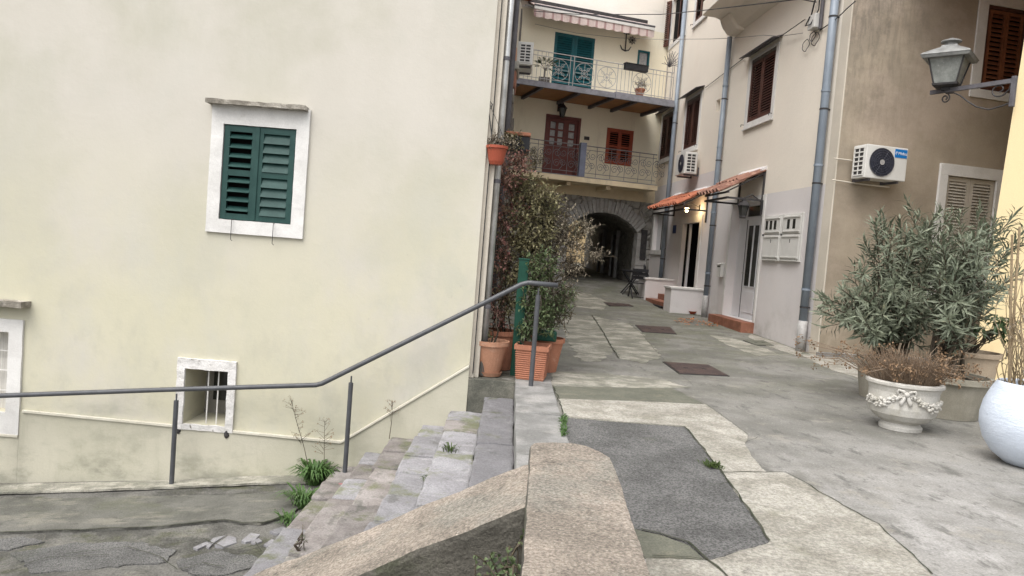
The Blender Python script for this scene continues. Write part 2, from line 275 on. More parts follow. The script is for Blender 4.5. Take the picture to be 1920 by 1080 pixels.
surf('graffiti_red', (.42, .13, .15), (.34, .13, .14), 8, bump=0, grain=.25)
surf('curtain', (.62, .60, .56), (.5, .48, .45), 6, bump=0, grain=.05, stretch=(8, 8, .3))
surf('cloth_lilac', (.42, .40, .48), (.33, .31, .40), 4, bump=.2, grain=.06)

# ------------------------------------------------------------------ mesh building
OFF = {}
def rotm(axis, a): return Matrix.Rotation(a, 4, axis)
class MB:
    def __init__(self, M=None): self.v = []; self.f = []; self.fm = []; self.M = M; self.mi = 0
    def add(self, vs, fs, M=None):
        b = len(self.v)
        for p in vs:
            p = V(p)
            if M is not None: p = M @ p
            if self.M is not None: p = self.M @ p
            self.v.append(p)
        for q in fs: self.f.append([b + i for i in q]); self.fm.append(self.mi)
        return self
    def box(self, x0, x1, y0, y1, z0, z1, M=None):
        return self.add([(x0, y0, z0), (x1, y0, z0), (x1, y1, z0), (x0, y1, z0), (x0, y0, z1), (x1, y0, z1), (x1, y1, z1), (x0, y1, z1)],
                        [(0, 3, 2, 1), (4, 5, 6, 7), (0, 1, 5, 4), (1, 2, 6, 5), (2, 3, 7, 6), (3, 0, 4, 7)], M)
    def prism(self, poly, a, b, axis='z', M=None):
        n = len(poly)
        def mk(p, t): return {'z': (p[0], p[1], t), 'y': (p[0], t, p[1]), 'x': (t, p[0], p[1])}[axis]
        vs = [mk(p, a) for p in poly] + [mk(p, b) for p in poly]
        return self.add(vs, [tuple(range(n))[::-1], tuple(range(n, 2 * n))] + [(i, (i + 1) % n, n + (i + 1) % n, n + i) for i in range(n)], M)
    def tube(self, pts, r, n=8, cap=True, M=None):
        pts = [V(p) for p in pts]; rr = r if isinstance(r, (list, tuple)) else [r] * len(pts)
        vs = []; fs = []; up = V((0, 0, 1)); prev = None
        for i, p in enumerate(pts):
            t = (pts[min(i + 1, len(pts) - 1)] - pts[max(i - 1, 0)])
            t = t.normalized() if t.length > 1e-9 else V((0, 0, 1))
            if prev is None:
                a = t.cross(up)
                if a.length < .05: a = t.cross(V((1, 0, 0)))
            else: a = prev - t * prev.dot(t)
            a.normalize(); prev = a; b = t.cross(a)
            for k in range(n):
                c = 2 * math.pi * k / n; vs.append(p + (a * math.cos(c) + b * math.sin(c)) * rr[i])
        m = len(pts)
        for i in range(m - 1):
            for k in range(n): fs.append((i * n + k, i * n + (k + 1) % n, (i + 1) * n + (k + 1) % n, (i + 1) * n + k))
        if cap: fs += [tuple(range(n))[::-1], tuple(range((m - 1) * n, m * n))]
        return self.add(vs, fs, M)
    def lathe(self, prof, c=(0, 0, 0), n=32, M=None, cap=True):
        c = V(c); vs = []; fs = []
        for r, z in prof:
            for k in range(n): a = 2 * math.pi * k / n; vs.append(c + V((r * math.cos(a), r * math.sin(a), z)))
        for i in range(len(prof) - 1):
            for k in range(n): fs.append((i * n + k, i * n + (k + 1) % n, (i + 1) * n + (k + 1) % n, (i + 1) * n + k))
        if cap: fs += [tuple(range(n))[::-1], tuple(range((len(prof) - 1) * n, len(prof) * n))]
        return self.add(vs, fs, M)
    def ball(self, c, r, n=8, m=5, sq=(1, 1, 1)):
        c = V(c); prof = []
        vs = [c + V((0, 0, -r * sq[2]))]; fs = []
        for i in range(1, m):
            t = math.pi * i / m - math.pi / 2
            for k in range(n): a = 2 * math.pi * k / n; vs.append(c + V((math.cos(t) * math.cos(a) * r * sq[0], math.cos(t) * math.sin(a) * r * sq[1], math.sin(t) * r * sq[2])))
        vs.append(c + V((0, 0, r * sq[2])))
        for k in range(n): fs.append((0, 1 + (k + 1) % n, 1 + k))
        for i in range(m - 2):
            for k in range(n): fs.append((1 + i * n + k, 1 + i * n + (k + 1) % n, 1 + (i + 1) * n + (k + 1) % n, 1 + (i + 1) * n + k))
        e = len(vs) - 1
        for k in range(n): fs.append((e, 1 + (m - 2) * n + k, 1 + (m - 2) * n + (k + 1) % n))
        return self.add(vs, fs)
    def leaf(self, p, d, up, ln, wd, fold=.25, droop=.15):
        d = d.normalized(); s = d.cross(up)
        if s.length < .01: s = d.cross(V((1, .3, 0)))
        s.normalize(); nrm = s.cross(d)
        m = p + d * ln * .5 + nrm * ln * .02; e = p + d * ln - nrm * ln * droop
        vs = [p, m + s * wd * .5 + nrm * wd * fold, m, m - s * wd * .5 + nrm * wd * fold, e]
        return self.add(vs, [(0, 2, 1), (0, 3, 2), (1, 2, 4), (2, 3, 4)])
    def build(self, name, mat, parent=None, smooth=False, bevel=0, rough=None, normals=True, base=None):
        off = OFF.get(parent.name) if parent else None
        if off is None:
            if parent is None and base is not None: off = V(base)
            else: off = V((0, 0, 0))
        me = bpy.data.meshes.new(name); me.from_pydata([tuple(p - off) for p in self.v], [], self.f)
        mats = mat if isinstance(mat, (list, tuple)) else [mat]
        for m in mats: me.materials.append(MATS[m])
        if len(mats) > 1: me.polygons.foreach_set('material_index', self.fm)
        if normals or bevel or rough:
            bm = bmesh.new(); bm.from_mesh(me)
            if normals: bmesh.ops.recalc_face_normals(bm, faces=bm.faces)
            if bevel:
                es = [e for e in bm.edges if len(e.link_faces) == 2 and e.calc_face_angle(0) > .5]
                bmesh.ops.bevel(bm, geom=es, offset=bevel, segments=2, affect='EDGES', profile=.6, clamp_overlap=True)
            if rough:
                size, amp, fr = rough
                for _ in range(7):
                    es = [e for e in bm.edges if e.calc_length() > size]
                    if not es or len(bm.verts) > 60000: break
                    bmesh.ops.subdivide_edges(bm, edges=es, cuts=1, use_grid_fill=True)
                bmesh.ops.triangulate(bm, faces=[f for f in bm.faces if len(f.verts) > 4])
                for v in bm.verts:
                    q = v.co + off
                    v.co += noise.noise_vector(q * fr) * amp + noise.noise_vector(q * fr * 4.1) * amp * .35
            bm.to_mesh(me); bm.free()
        if smooth: me.polygons.foreach_set('use_smooth', [True] * len(me.polygons))
        me.update()
        o = bpy.data.objects.new(name, me); COL.objects.link(o)
        if parent: o.parent = parent
        else: o.location = off
        OFF[o.name] = off
        return o
def tag(o, label, cat, group=None):
    o['label'] = label; o['category'] = cat
    if group: o['group'] = group
    return o
def struct(o): o['kind'] = 'structure'; return o
def stuff(o): o['kind'] = 'stuff'; return o
def thing(name, label, cat, loc, group=None):
    o = bpy.data.objects.new(name, None); COL.objects.link(o); o.location = loc; o.empty_display_size = .1
    OFF[o.name] = V(loc); return tag(o, label, cat, group)
def inst(name, me, loc, parent):        # an alike piece that shares its mesh
    o = bpy.data.objects.new(name, me); COL.objects.link(o); o.parent = parent; o.location = V(loc) - OFF[parent.name]
    OFF[o.name] = OFF[parent.name]; return o
def spiral(cx, cy, r0, r1, a0, a1, n=16):
    return [(cx + (r0 + (r1 - r0) * i / n) * math.cos(a0 + (a1 - a0) * i / n), cy + (r0 + (r1 - r0) * i / n) * math.sin(a0 + (a1 - a0) * i / n)) for i in range(n + 1)]

# wall sheet with rectangular holes and reveals; z0/z1 constant
def wall_sheet(P, s0, s1, z0, z1, holes, mat, parent, name='wall', depth=.2, cut=.8):
    ss = sorted({s0, s1} | {h[0] for h in holes} | {h[1] for h in holes}); zs = sorted({z0, z1} | {h[2] for h in holes} | {h[3] for h in holes})
    mb = MB(P.M)
    for a, b in zip(ss, ss[1:]):
        for c, d in zip(zs, zs[1:]):
            m, k = (a + b) / 2, (c + d) / 2
            if any(h[0] < m < h[1] and h[2] < k < h[3] for h in holes): continue
            mb.add([(a, 0, c), (b, 0, c), (b, 0, d), (a, 0, d)], [(0, 1, 2, 3)])
    for h in holes:
        a, b, c, d = h[:4]; e = -(h[4] if len(h) > 4 else depth)
        mb.add([(a, 0, c), (a, 0, d), (a, e, d), (a, e, c)], [(0, 1, 2, 3)]); mb.add([(b, 0, c), (b, 0, d), (b, e, d), (b, e, c)], [(0, 1, 2, 3)])
        mb.add([(a, 0, d), (b, 0, d), (b, e, d), (a, e, d)], [(0, 1, 2, 3)]); mb.add([(a, 0, c), (b, 0, c), (b, e, c), (a, e, c)], [(0, 1, 2, 3)])
    return mb.build(name, mat, parent, normals=False)
def surround(P, inner, outer, n0, n1, mat, parent, name='window_surround', rough=None, bevel=.006):
    a, b, c, d = inner; A, B, C, D = outer; mb = MB(P.M)
    mb.box(A, B, n0, n1, d, D); mb.box(A, a, n0, n1, c, d); mb.box(b, B, n0, n1, c, d)
    if C < c: mb.box(A, B, n0, n1, C, c)
    return mb.build(name, mat, parent, bevel=0 if rough else bevel, rough=rough)
def shutter(P, s0, s1, z0, z1, n, mat, parent, slats=(8, 8), st=.06, th=.035, tilt=35, solid=(), name='shutter', sw=None, gap=.003, jit=0):
    """one leaf: stiles, rails and its slats in panels from bottom to top; panel numbers in solid are boarded."""
    mb = MB(P.M); s0 += gap; s1 -= gap
    np_ = len(slats); rail = st * 1.1
    mb.box(s0, s0 + st, n, n + th, z0, z1); mb.box(s1 - st, s1, n, n + th, z0, z1)
    ph = (z1 - z0 - rail * (np_ + 1)) / np_
    for i in range(np_ + 1):
        z = z0 + i * (ph + rail); mb.box(s0 + st, s1 - st, n + .002, n + th - .002, z, z + rail)
    if solid:
        for i in solid:
            z = z0 + rail + i * (ph + rail); mb.box(s0 + st, s1 - st, n + .008, n + th * .6, z, z + ph)
    sh = mb.build(name, mat, parent)
    wd = s1 - s0 - 2 * st
    for i, k in enumerate(slats):
        if i in solid: continue
        zz = z0 + rail + i * (ph + rail); pitch = ph / k
        hw = sw or pitch * .62
        bm = MB(Matrix(P.M.to_3x3().to_4x4()))
        c, s_ = math.cos(R_(tilt)), math.sin(R_(tilt)); t = .006
        # slat section: outer edge low, inner edge high
        p = [(hw * s_, -hw * c), (hw * s_ + t * c, -hw * c + t * s_), (-hw * s_ + t * c, hw * c + t * s_), (-hw * s_, hw * c)]
        bm.prism([(y, z) for y, z in p], -wd / 2, wd / 2, 'x')
        o = bm.build('slat', mat, None); me = o.data; bpy.data.objects.remove(o)
        for j in range(k):
            q = inst('slat', me, P.pt((s0 + s1) / 2, n + th * .45, zz + pitch * (j + .5)), sh)
    return sh

# ------------------------------------------------------------------ plants
def rnd(a, b): return random.uniform(a, b)
def rdir(): 
    while 1:
        q = V((rnd(-1, 1), rnd(-1, 1), rnd(-1, 1)))
        if .05 < q.length < 1: return q.normalized()
def twigs(mb, sm, c, rad, count, leaves, ll, lw, tl=.22, upb=.3, shell=.55, stem=True, spread=.8, droop=.15):
    c = V(c)
    for _ in range(count):
        q = rdir() * (shell + (1 - shell) * random.random() ** .5) if random.random() < .75 else rdir() * rnd(.1, .8)
        p = c + V((q.x * rad[0], q.y * rad[1], q.z * rad[2]))
        d = (q * .7 + rdir() * .6 + V((0, 0, upb))).normalized()
        L_ = tl * rnd(.6, 1.3); p0 = p - d * L_ * .5; side = rdir()
        pts = [p0 + d * L_ * t + side * (.12 * L_ * t * t) for t in (0, .5, 1)]
        if stem: sm.tube(pts, [.004, .003, .0015], 4, cap=False)
        for i in range(leaves):
            t = (i + .5) / leaves; x = p0 + d * L_ * t + side * (.12 * L_ * t * t)
            ld = (d * rnd(.2, .8) + rdir() * spread).normalized()
            mb.leaf(x, ld, V((rnd(-.4, .4), rnd(-.4, .4), 1)), ll * rnd(.6, 1.25), lw * rnd(.7, 1.2), droop=droop * rnd(0, 2))
def branch(sm, a, b, r0, r1, wob=.08, n=6):
    a, b = V(a), V(b); pts = []; k1, k2 = rdir() * wob, rdir() * wob
    for i in range(n + 1):
        t = i / n; pts.append(a.lerp(b, t) + k1 * math.sin(math.pi * t) + k2 * math.sin(2 * math.pi * t) * .6)
    sm.tube(pts, [r0 + (r1 - r0) * i / n for i in range(n + 1)], 6, cap=False); return pts

# ================================================================== THE SETTING
far = struct(MB().add([(-150, -150, -2.6), (150, -150, -2.6), (150, 200, -2.6), (-150, 200, -2.6)], [(0, 1, 2, 3)]).build('ground', 'street_rough', normals=False))
mb = MB()
ys = [-8, -2, 2, 7.85] + [p[0] for p in GP[1:-2]] + [30, 36, 60]
def strip(x0, x1, ys):
    xs = [x0 + (x1 - x0) * i / 6 for i in range(7)]
    for a, b in zip(ys, ys[1:]):
        for c, d in zip(xs, xs[1:]): mb.add([(c, a, gz(a)), (d, a, gz(a)), (d, b, gz(b)), (c, b, gz(b))], [(0, 1, 2, 3)])
strip(.13, 16, [y for y in ys if y <= 7.85]); strip(-.45, 16, [y for y in ys if y >= 7.85])
terrace = struct(mb.build('terrace_pavement', 'concrete', normals=False))

def patch(px, dz, mat, name='pavement_patch', parent=None, jit=.014, seg=.035, zf=None, pts=None):
    parent = parent or terrace
    zf = zf or (lambda p: gz(p.y))
    P = pts or [gnd(u, v) for u, v in px]; out = []
    for a, b in zip(P, P[1:] + P[:1]):
        k = max(1, int((b - a).length / seg))
        for i in range(k):
            q = a.lerp(b, i / k)
            q += noise.noise_vector(q * 5) * jit + noise.noise_vector(q * 17) * jit * .5 + noise.noise_vector(q * 45) * jit * .3
            out.append(V((q.x, q.y, zf(q) + dz)))
    me = bpy.data.meshes.new(name); bm = bmesh.new(); vs = [bm.verts.new(p) for p in out]
    es = [bm.edges.new((vs[i], vs[(i + 1) % len(vs)])) for i in range(len(vs))]
    bmesh.ops.triangle_fill(bm, use_beauty=True, use_dissolve=False, edges=es, normal=(0, 0, 1))
    # a thin skirt gives the piece an edge
    for e in es:
        a, b = e.verts; c = bm.verts.new(a.co - V((0, 0, .02))); d = bm.verts.new(b.co - V((0, 0, .02))); bm.faces.new((a, b, d, c))
    bm.to_mesh(me); bm.free(); me.materials.append(MATS[mat])
    o = bpy.data.objects.new(name, me); COL.objects.link(o); o.parent = parent; OFF[o.name] = V((0, 0, 0)); return o
def crack(px, width, parent=None, pts=None, zf=None, dz=.014, mat='mortar', jit=.02):
    zf = zf or (lambda p: gz(p.y)); parent = parent or terrace
    P = pts or [gnd(u, v) for u, v in px]; q = []
    for a, b in zip(P, P[1:]):
        k = max(1, int((b - a).length / .06)); q += [a.lerp(b, i / k) for i in range(k)]
    q.append(P[-1]); q = [p + noise.noise_vector(p * 7) * jit for p in q]; m = MB()
    for i, p in enumerate(q):
        t = (q[min(i + 1, len(q) - 1)] - q[max(i - 1, 0)]); s = V((-t.y, t.x, 0)).normalized() * width * (.35 + .9 * abs(noise.noise(p * 11)))
        m.v += [V((p.x + s.x, p.y + s.y, zf(p) + dz)), V((p.x - s.x, p.y - s.y, zf(p) + dz))]
        if i: m.f.append([2 * i - 2, 2 * i - 1, 2 * i + 1, 2 * i]); m.fm.append(0)
    return m.build('crack', mat, parent, normals=False)
# patches of the terrace, traced on the ground
patch([(1038, 725), (1260, 729), (1318, 757), (1066, 752), (1044, 746)], .006, 'concrete_green')
patch([(1034, 696), (1110, 699), (1180, 705), (1240, 712), (1290, 727), (1262, 729), (1150, 727), (1036, 724)], .004, 'concrete_pale', jit=.06)
patch([(1047, 749), (1200, 754), (1324, 759), (1362, 787), (1404, 818), (1396, 836), (1410, 858), (1436, 886), (1356, 888), (1322, 846), (1284, 801), (1170, 793), (1056, 782)], .008, 'concrete_light')
patch([(1054, 784), (1170, 794), (1283, 802), (1322, 848), (1354, 890), (1400, 955), (1443, 1018), (1326, 1053), (1290, 1022), (1240, 1004), (1150, 985), (1080, 900)], .006, 'asphalt_patch', jit=.006)
patch([(1356, 889), (1400, 886), (1470, 888), (1519, 913), (1580, 950), (1646, 986), (1700, 1035), (1747, 1080), (1790, 1130), (1500, 1250), (1210, 1180), (1210, 1050), (1328, 1055), (1445, 1019), (1402, 955)], .010, 'concrete_light')
patch([(1150, 985), (1240, 1004), (1290, 1022), (1324, 1054), (1215, 1048), (1120, 1040)], .004, 'concrete_green')
patch([(1050, 590), (1110, 593), (1132, 625), (1151, 658), (1121, 678), (1088, 677), (1064, 640)], .004, 'concrete_pale', jit=.07)
patch([(1113, 593), (1180, 608), (1205, 628), (1228, 652), (1238, 670), (1207, 682), (1160, 671), (1152, 656)], .005, 'concrete_pale', jit=.07)
patch([(1330, 628), (1372, 634), (1440, 655), (1462, 666), (1420, 668), (1360, 645)], .004, 'concrete_pale', jit=.04)
patch([(1075, 547), (1108, 552), (1140, 566), (1130, 582), (1080, 575)], .004, 'concrete_pale', jit=.04)
patch([(1408, 627), (1450, 640), (1505, 661), (1498, 668), (1440, 650), (1402, 632)], .007, 'concrete_light', jit=.03)
patch([(1500, 665), (1560, 664), (1640, 700), (1620, 712), (1560, 695)], .006, 'concrete_light', jit=.03)
for px, wd in (([(1110, 592), (1132, 625), (1152, 660), (1160, 672)], .014), ([(1056, 783), (1170, 794), (1284, 802)], .007), ([(1284, 802), (1322, 848), (1356, 890), (1402, 956), (1444, 1019)], .010),
               ([(1204, 996), (1240, 1004), (1288, 1021), (1326, 1055), (1360, 1080), (1400, 1120)], .014), ([(1226, 1047), (1290, 1048), (1326, 1055)], .009),
               ([(1356, 889), (1400, 887), (1470, 888), (1519, 913), (1580, 950), (1646, 986), (1700, 1035), (1750, 1082)], .008),
               ([(1330, 910), (1350, 912), (1368, 908)], .004), ([(1380, 826), (1400, 832), (1420, 822)], .004), ([(1318, 757), (1362, 787), (1404, 818)], .004),
               ([(1260, 729), (1318, 757)], .005), ([(1180, 608), (1205, 628), (1240, 672), (1300, 725)], .004), ([(1056, 783), (1046, 749), (1036, 724)], .010), ([(1085, 677), (1121, 678), (1160, 672)], .006)):
    crack(px, wd)
# kerb slabs at the head of the stairs
for y0, y1, x1 in ((3.62, 5.02, .52), (5.03, 6.31, .515), (6.325, 8.08, .505)):
    MB().box(.115, x1, y0, y1, -.16, .016).build('kerb_slab', 'kerb_stone', terrace, bevel=.012, rough=(.09, .006, 3))

# ---- lower street
mb = MB(); nx, ny = 44, 40
for j in range(ny + 1):
    for i in range(nx + 1):
        x = -14 + 14.4 * i / nx; y = -3 + 10.95 * j / ny; p = V((x, y, 0))
        mb.v.append(V((x, y, zlow(x) - .16 * max(0, min(1, (7.1 - y) / 3)) + .014 * noise.noise(p * 1.7))))
for j in range(ny):
    for i in range(nx): a = j * (nx + 1) + i; mb.f.append([a, a + 1, a + nx + 2, a + nx + 1]); mb.fm.append(0)
street = struct(mb.build('lower_street', 'street_rough', smooth=True, normals=False))
def zst(p): return zlow(p.x) - .16 * max(0, min(1, (7.1 - p.y) / 3))
def low(u, v):
    z = -1.4
    for _ in range(25): p = atZ(u, v, z); z = .5 * z + .5 * zst(p)
    return p
def lp(l): return [low(u, v) for u, v in l]
patch(None, .022, 'street_smooth', parent=street, pts=lp([(-200, 945), (0, 940), (200, 936), (420, 932), (560, 925), (575, 945), (545, 968), (490, 985), (455, 984), (420, 978), (300, 992), (150, 998), (0, 1003), (-200, 1010)]), zf=zst, jit=.02)
patch(None, .03, 'concrete_pale', parent=street, pts=lp([(-200, 918), (0, 912), (180, 909), (330, 905), (560, 893), (640, 893), (600, 908), (460, 912), (330, 918), (100, 926), (-200, 934)]), zf=zst, jit=.015)
for pts, wd in (([(-100, 1006), (0, 1003), (150, 998), (300, 992), (420, 979), (455, 985), (490, 986), (545, 969)], .012), ([(300, 1030), (380, 1016), (440, 1040), (500, 1022)], .007),
                ([(120, 1045), (240, 1030), (300, 1050), (330, 1075), (380, 1062), (420, 1068)], .007), ([(430, 1040), (455, 1050), (490, 1040), (480, 1022)], .006), ([(0, 1075), (90, 1052), (200, 1046)], .006),
                ([(-100, 925), (100, 925), (330, 918), (460, 912), (590, 905)], .006)):
    crack(None, wd, street, pts=lp(pts), zf=zst, dz=.03)
for pts in ([(402, 1027), (428, 1006), (443, 1008), (444, 1018), (418, 1029)], [(452, 1018), (470, 1000), (488, 1002), (478, 1014), (460, 1020)], [(386, 1027), (400, 1010), (424, 1003), (404, 1017), (392, 1030)],
            [(470, 1019), (485, 1010), (492, 1016), (478, 1022)], [(362, 1030), (388, 1016), (394, 1019), (370, 1033)], [(505, 1000), (530, 988), (545, 994), (520, 1004)], [(494, 1024), (510, 1012), (522, 1016), (506, 1028)]):
    P = lp(pts); c = sum(P, V()) / len(P)
    m = MB(); m.prism([(p.x, p.y) for p in P], c.z - .05, c.z + .012); m.build('cobble', 'step_stone', street, bevel=.005)

for pts in ([(20, 1040), (130, 1022), (250, 1020), (330, 1034), (300, 1056), (180, 1070), (60, 1078)], [(330, 1052), (400, 1036), (470, 1044), (500, 1060), (430, 1078), (350, 1080)], [(-80, 1015), (40, 1010), (90, 1018), (10, 1034), (-80, 1040)]):
    patch(None, .012, 'asphalt_patch', parent=street, pts=lp(pts), zf=zst, jit=.05)

# ================================================================== STAIRS
SX = [.12, -.195, -.551, -.848, -1.149, -1.424, -1.711]
stairs = thing('stone_stairs', 'worn grey stone staircase rising from the lower street along the yellow wall', 'stairs', (-.8, 5.6, -1.03))
m = MB()
for k in range(1, 7): m.box(SX[k] + .02, SX[k - 1] + .03, 3.3, 7.845, -1.7, -.172 * k - .045)
m.build('stair_core', 'mortar', stairs)
joints = {1: [3.4, 5.95, 7.84], 2: [3.4, 4.9, 6.95, 7.42, 7.84], 3: [3.4, 5.0, 6.1, 6.6, 7.35, 7.84], 4: [3.4, 5.75, 6.75, 7.3, 7.84], 5: [3.4, 5.1, 6.3, 6.9, 7.4, 7.84], 6: [3.4, 4.7, 6.0, 6.75, 7.25, 7.84]}
for k in range(1, 7):
    z = -.172 * k
    for a, b in zip(joints[k], joints[k][1:]):
        dz = rnd(-.016, .008); g = rnd(.016, .034); e = rnd(-.016, .014)
        MB().box(SX[k] + e, SX[k - 1] + .012 - rnd(0, .03), a + g, b - .004, z - .15, z + dz).build('step_slab', 'step_stone_warm' if random.random() < .35 else 'step_stone', stairs, bevel=.02, rough=(.07, .012, 5))
p = atZ(662, 912, -.172 * 6 + .012)
m = MB()
for i in range(9):
    x, y = p.x + rnd(-.10, .10), p.y + rnd(-.06, .06); m.add([(x - rnd(.03, .08), y, -.996), (x, y - .02, -.996), (x + rnd(.03, .08), y + .01, -.996), (x, y + rnd(.015, .03), -.996)], [(0, 1, 2, 3)])
o = m.build('paint_mark', 'graffiti_red', stairs, normals=False); o['label'] = 'faded red paint mark on a lower step'
# ledge under the pots
ledge = tag(MB().box(-.40, .118, 7.84, 9.2, -1.3, .004).build('concrete_ledge', 'dark_ledge', base=(-.14, 8.4, -1.3), bevel=.012, rough=(.12, .01, 4)), 'dark stained concrete ledge under the terracotta pots at the stair head', 'ledge')

# ================================================================== PARAPETS
def plan(y, side): return (.156 + (y - 3.71) * .041, .555 + (y - 3.71) * .041)[side]
poly = [(plan(.4, 0), .4), (plan(3.62, 0), 3.62), (plan(3.7, 0) + .02, 3.70), (.36, 3.72), (.44, 3.69), (.50, 3.62), (.535, 3.52), (plan(3.3, 1), 3.3), (plan(.4, 1), .4)]
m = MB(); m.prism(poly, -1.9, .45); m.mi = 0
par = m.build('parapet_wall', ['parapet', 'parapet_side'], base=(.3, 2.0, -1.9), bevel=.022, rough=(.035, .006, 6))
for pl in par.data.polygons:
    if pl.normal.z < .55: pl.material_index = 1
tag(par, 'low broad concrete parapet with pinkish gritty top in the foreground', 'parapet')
m = MB(); X0, X1 = .145, -3.6; za, slope = .43, .512
vs = []
for x in (X0, X1):
    zt = za + slope * (x - X0) * (1 if x == X0 else 1)
    for y in (2.83, 3.4): vs += [(x, y, -1.9 if x == X0 else zt - 1.2), (x, y, zt)]
m.add(vs, [(0, 1, 3, 2), (4, 6, 7, 5), (0, 4, 5, 1), (2, 3, 7, 6), (1, 5, 7, 3), (0, 2, 6, 4)])
spar = m.build('sloping_parapet', ['parapet', 'parapet_side'], base=(-1.7, 3.1, -1.9), bevel=.03, rough=(.04, .009, 5))
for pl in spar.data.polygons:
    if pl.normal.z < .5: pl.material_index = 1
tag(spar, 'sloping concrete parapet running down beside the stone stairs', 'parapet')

# ================================================================== HANDRAIL
hr = thing('handrail', 'dark grey steel handrail bending up along the stone stairs', 'handrail', (-1.6, 7.62, -1.1))
YH = 7.62
pts = [atY(-160, 747.5, YH), atY(0, 742, YH), atY(300, 731, YH), atY(592, 722, YH), atY(604, 719, YH), atY(978, 533, YH), atY(990, 530, YH), atY(1046, 535, YH)]
MB().tube(pts, .0255, 12).build('rail', 'rail_paint', hr, smooth=True)
for (ut, vt, ub, vb) in ((327, 738, 325, 922), (658, 705, 647, 893), (1008, 540, 997, 728), (-6, 742, -12, 925)):
    a, b = atY(ut, vt, YH), atY(ub, vb, YH); m = MB(); x = (a.x + b.x) / 2
    m.tube([(x, YH, b.z), (x, YH, a.z - .07)], .0245, 12)
    po = m.build('post', 'rail_paint', hr, smooth=False)
    MB().tube([(x, YH, a.z - .07), (x, YH, a.z)], .009, 8).build('pin', 'rail_paint', po)
    MB().tube([(x, YH, b.z - .01), (x, YH, b.z + .012)], .036, 12).build('foot_collar', 'kerb_stone', po)

# ================================================================== LEFT HOUSE
lh = thing('yellow_house', 'pale yellow plastered house along the stairs with green shuttered window', 'house', (-5, 7.85, -1.5))
w1 = L.rect([(420, 233), (557, 243), (547, 421), (413, 411)]); w1o = L.rect([(401, 192), (584, 207), (568, 449), (387, 433)])
w2 = L.rect([(347, 690), (427, 696), (425, 798), (345, 795)]); w2o = L.rect([(328, 667), (443, 680), (440, 806), (336, 797)])
w3r, w3b = L.px(13, 770)[0], L.px(10, 772)[1]; w3t = L.px(13, 622)[1]; w3 = (w3r - .85, w3r, w3b, w3t)
f3r = L.px(42, 700)[0]; w3o = (w3r - 1.0, f3r, L.px(38, 815)[1], L.px(45, 600)[1])
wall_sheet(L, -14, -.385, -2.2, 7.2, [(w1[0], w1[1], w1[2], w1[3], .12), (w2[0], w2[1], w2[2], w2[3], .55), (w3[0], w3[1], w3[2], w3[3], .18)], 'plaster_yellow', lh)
# plinth below the moulding
M0, M1, M2 = L.px(45, 770), L.px(640, 828), L.px(872, 685)
B0 = L.px(0, 812)
def mouldz(s):
    if s < w3o[1]: return w3o[2] - .01
    if s < M1[0]: return M0[1] + (M1[1] - M0[1]) * (s - M0[0]) / (M1[0] - M0[0])
    return M1[1] + (M2[1] - M1[1]) * (s - M1[0]) / (M2[0] - M1[0])
m = MB(L.M)
segs = [-14, w3o[1] - .001, w3o[1] + .001, w2[0], w2[1], M1[0], -.385]
for a, b in zip(segs, segs[1:]):
    if b - a < .01: continue
    ta, tb = mouldz(a + .002), mouldz(b - .002)
    if abs(a - w2[0]) < .01: ta = tb = w2o[2] - .0
    m.prism([(a, -2.2), (b, -2.2), (b, tb), (a, ta)], .001, .016, 'y')
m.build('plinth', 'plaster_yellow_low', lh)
def mould(pts): 
    m = MB(L.M)
    for (a, za_), (b, zb_) in zip(pts, pts[1:]):
        m.prism([(a, za_ - .016), (b, zb_ - .016), (b, zb_ + .014), (a, za_ + .014)], .001, .034, 'y')
    m.build('moulding', 'trim_cream', lh, bevel=.006)
mould([M0, (w2o[0] - .004, mouldz(w2o[0]))]); mould([(w2o[1] + .002, mouldz(w2o[1])), M1]); mould([M1, (-.386, M2[1])])
mould([(-9, w3o[2] - .012), (w3o[1] - .004, w3o[2] - .012)])
# window with green shutters
surround(L, w1, w1o, .0012, .03, 'white_paint', lh, rough=(.06, .004, 8))
a, b = L.px(395, 190)[0], L.px(579, 207)[0]; zt = (L.px(395, 187)[1] + L.px(579, 203)[1]) / 2
MB(L.M).box(a, b, .002, .13, zt - .045, zt).build('lintel', 'old_stone_trim', lh, rough=(.04, .008, 10))
mid = (w1[0] + w1[1]) / 2 - .02
MB(L.M).box(w1[0], w1[1], -.115, -.10, w1[2], w1[3]).build('window_back', 'dark_void', lh)
s1 = shutter(L, w1[0] + .006, mid, w1[2] + .006, w1[3] - .006, -.02, 'shutter_green', lh, (4, 4), st=.058, tilt=50, sw=.040)
s2 = shutter(L, mid, w1[1] - .006, w1[2] + .006, w1[3] - .006, -.02, 'shutter_green', lh, (4, 4), st=.058, tilt=22, sw=.058)
MB(L.M).box(mid - .02, mid + .02, .016, .026, w1[2] + .01, w1[3] - .01).build('meeting_bead', 'shutter_green', lh, bevel=.004)
for u, v in ((435, 413), (513, 421)):
    s, z = L.px(u, v, .05); m = MB(L.M); m.tube([(s, -.01, z + .02), (s, .06, z + .01), (s, .062, z - .2), (s + .018, .062, z - .215)], .0035, 6)
    m.build('shutter_hook', 'metal_dark', lh)
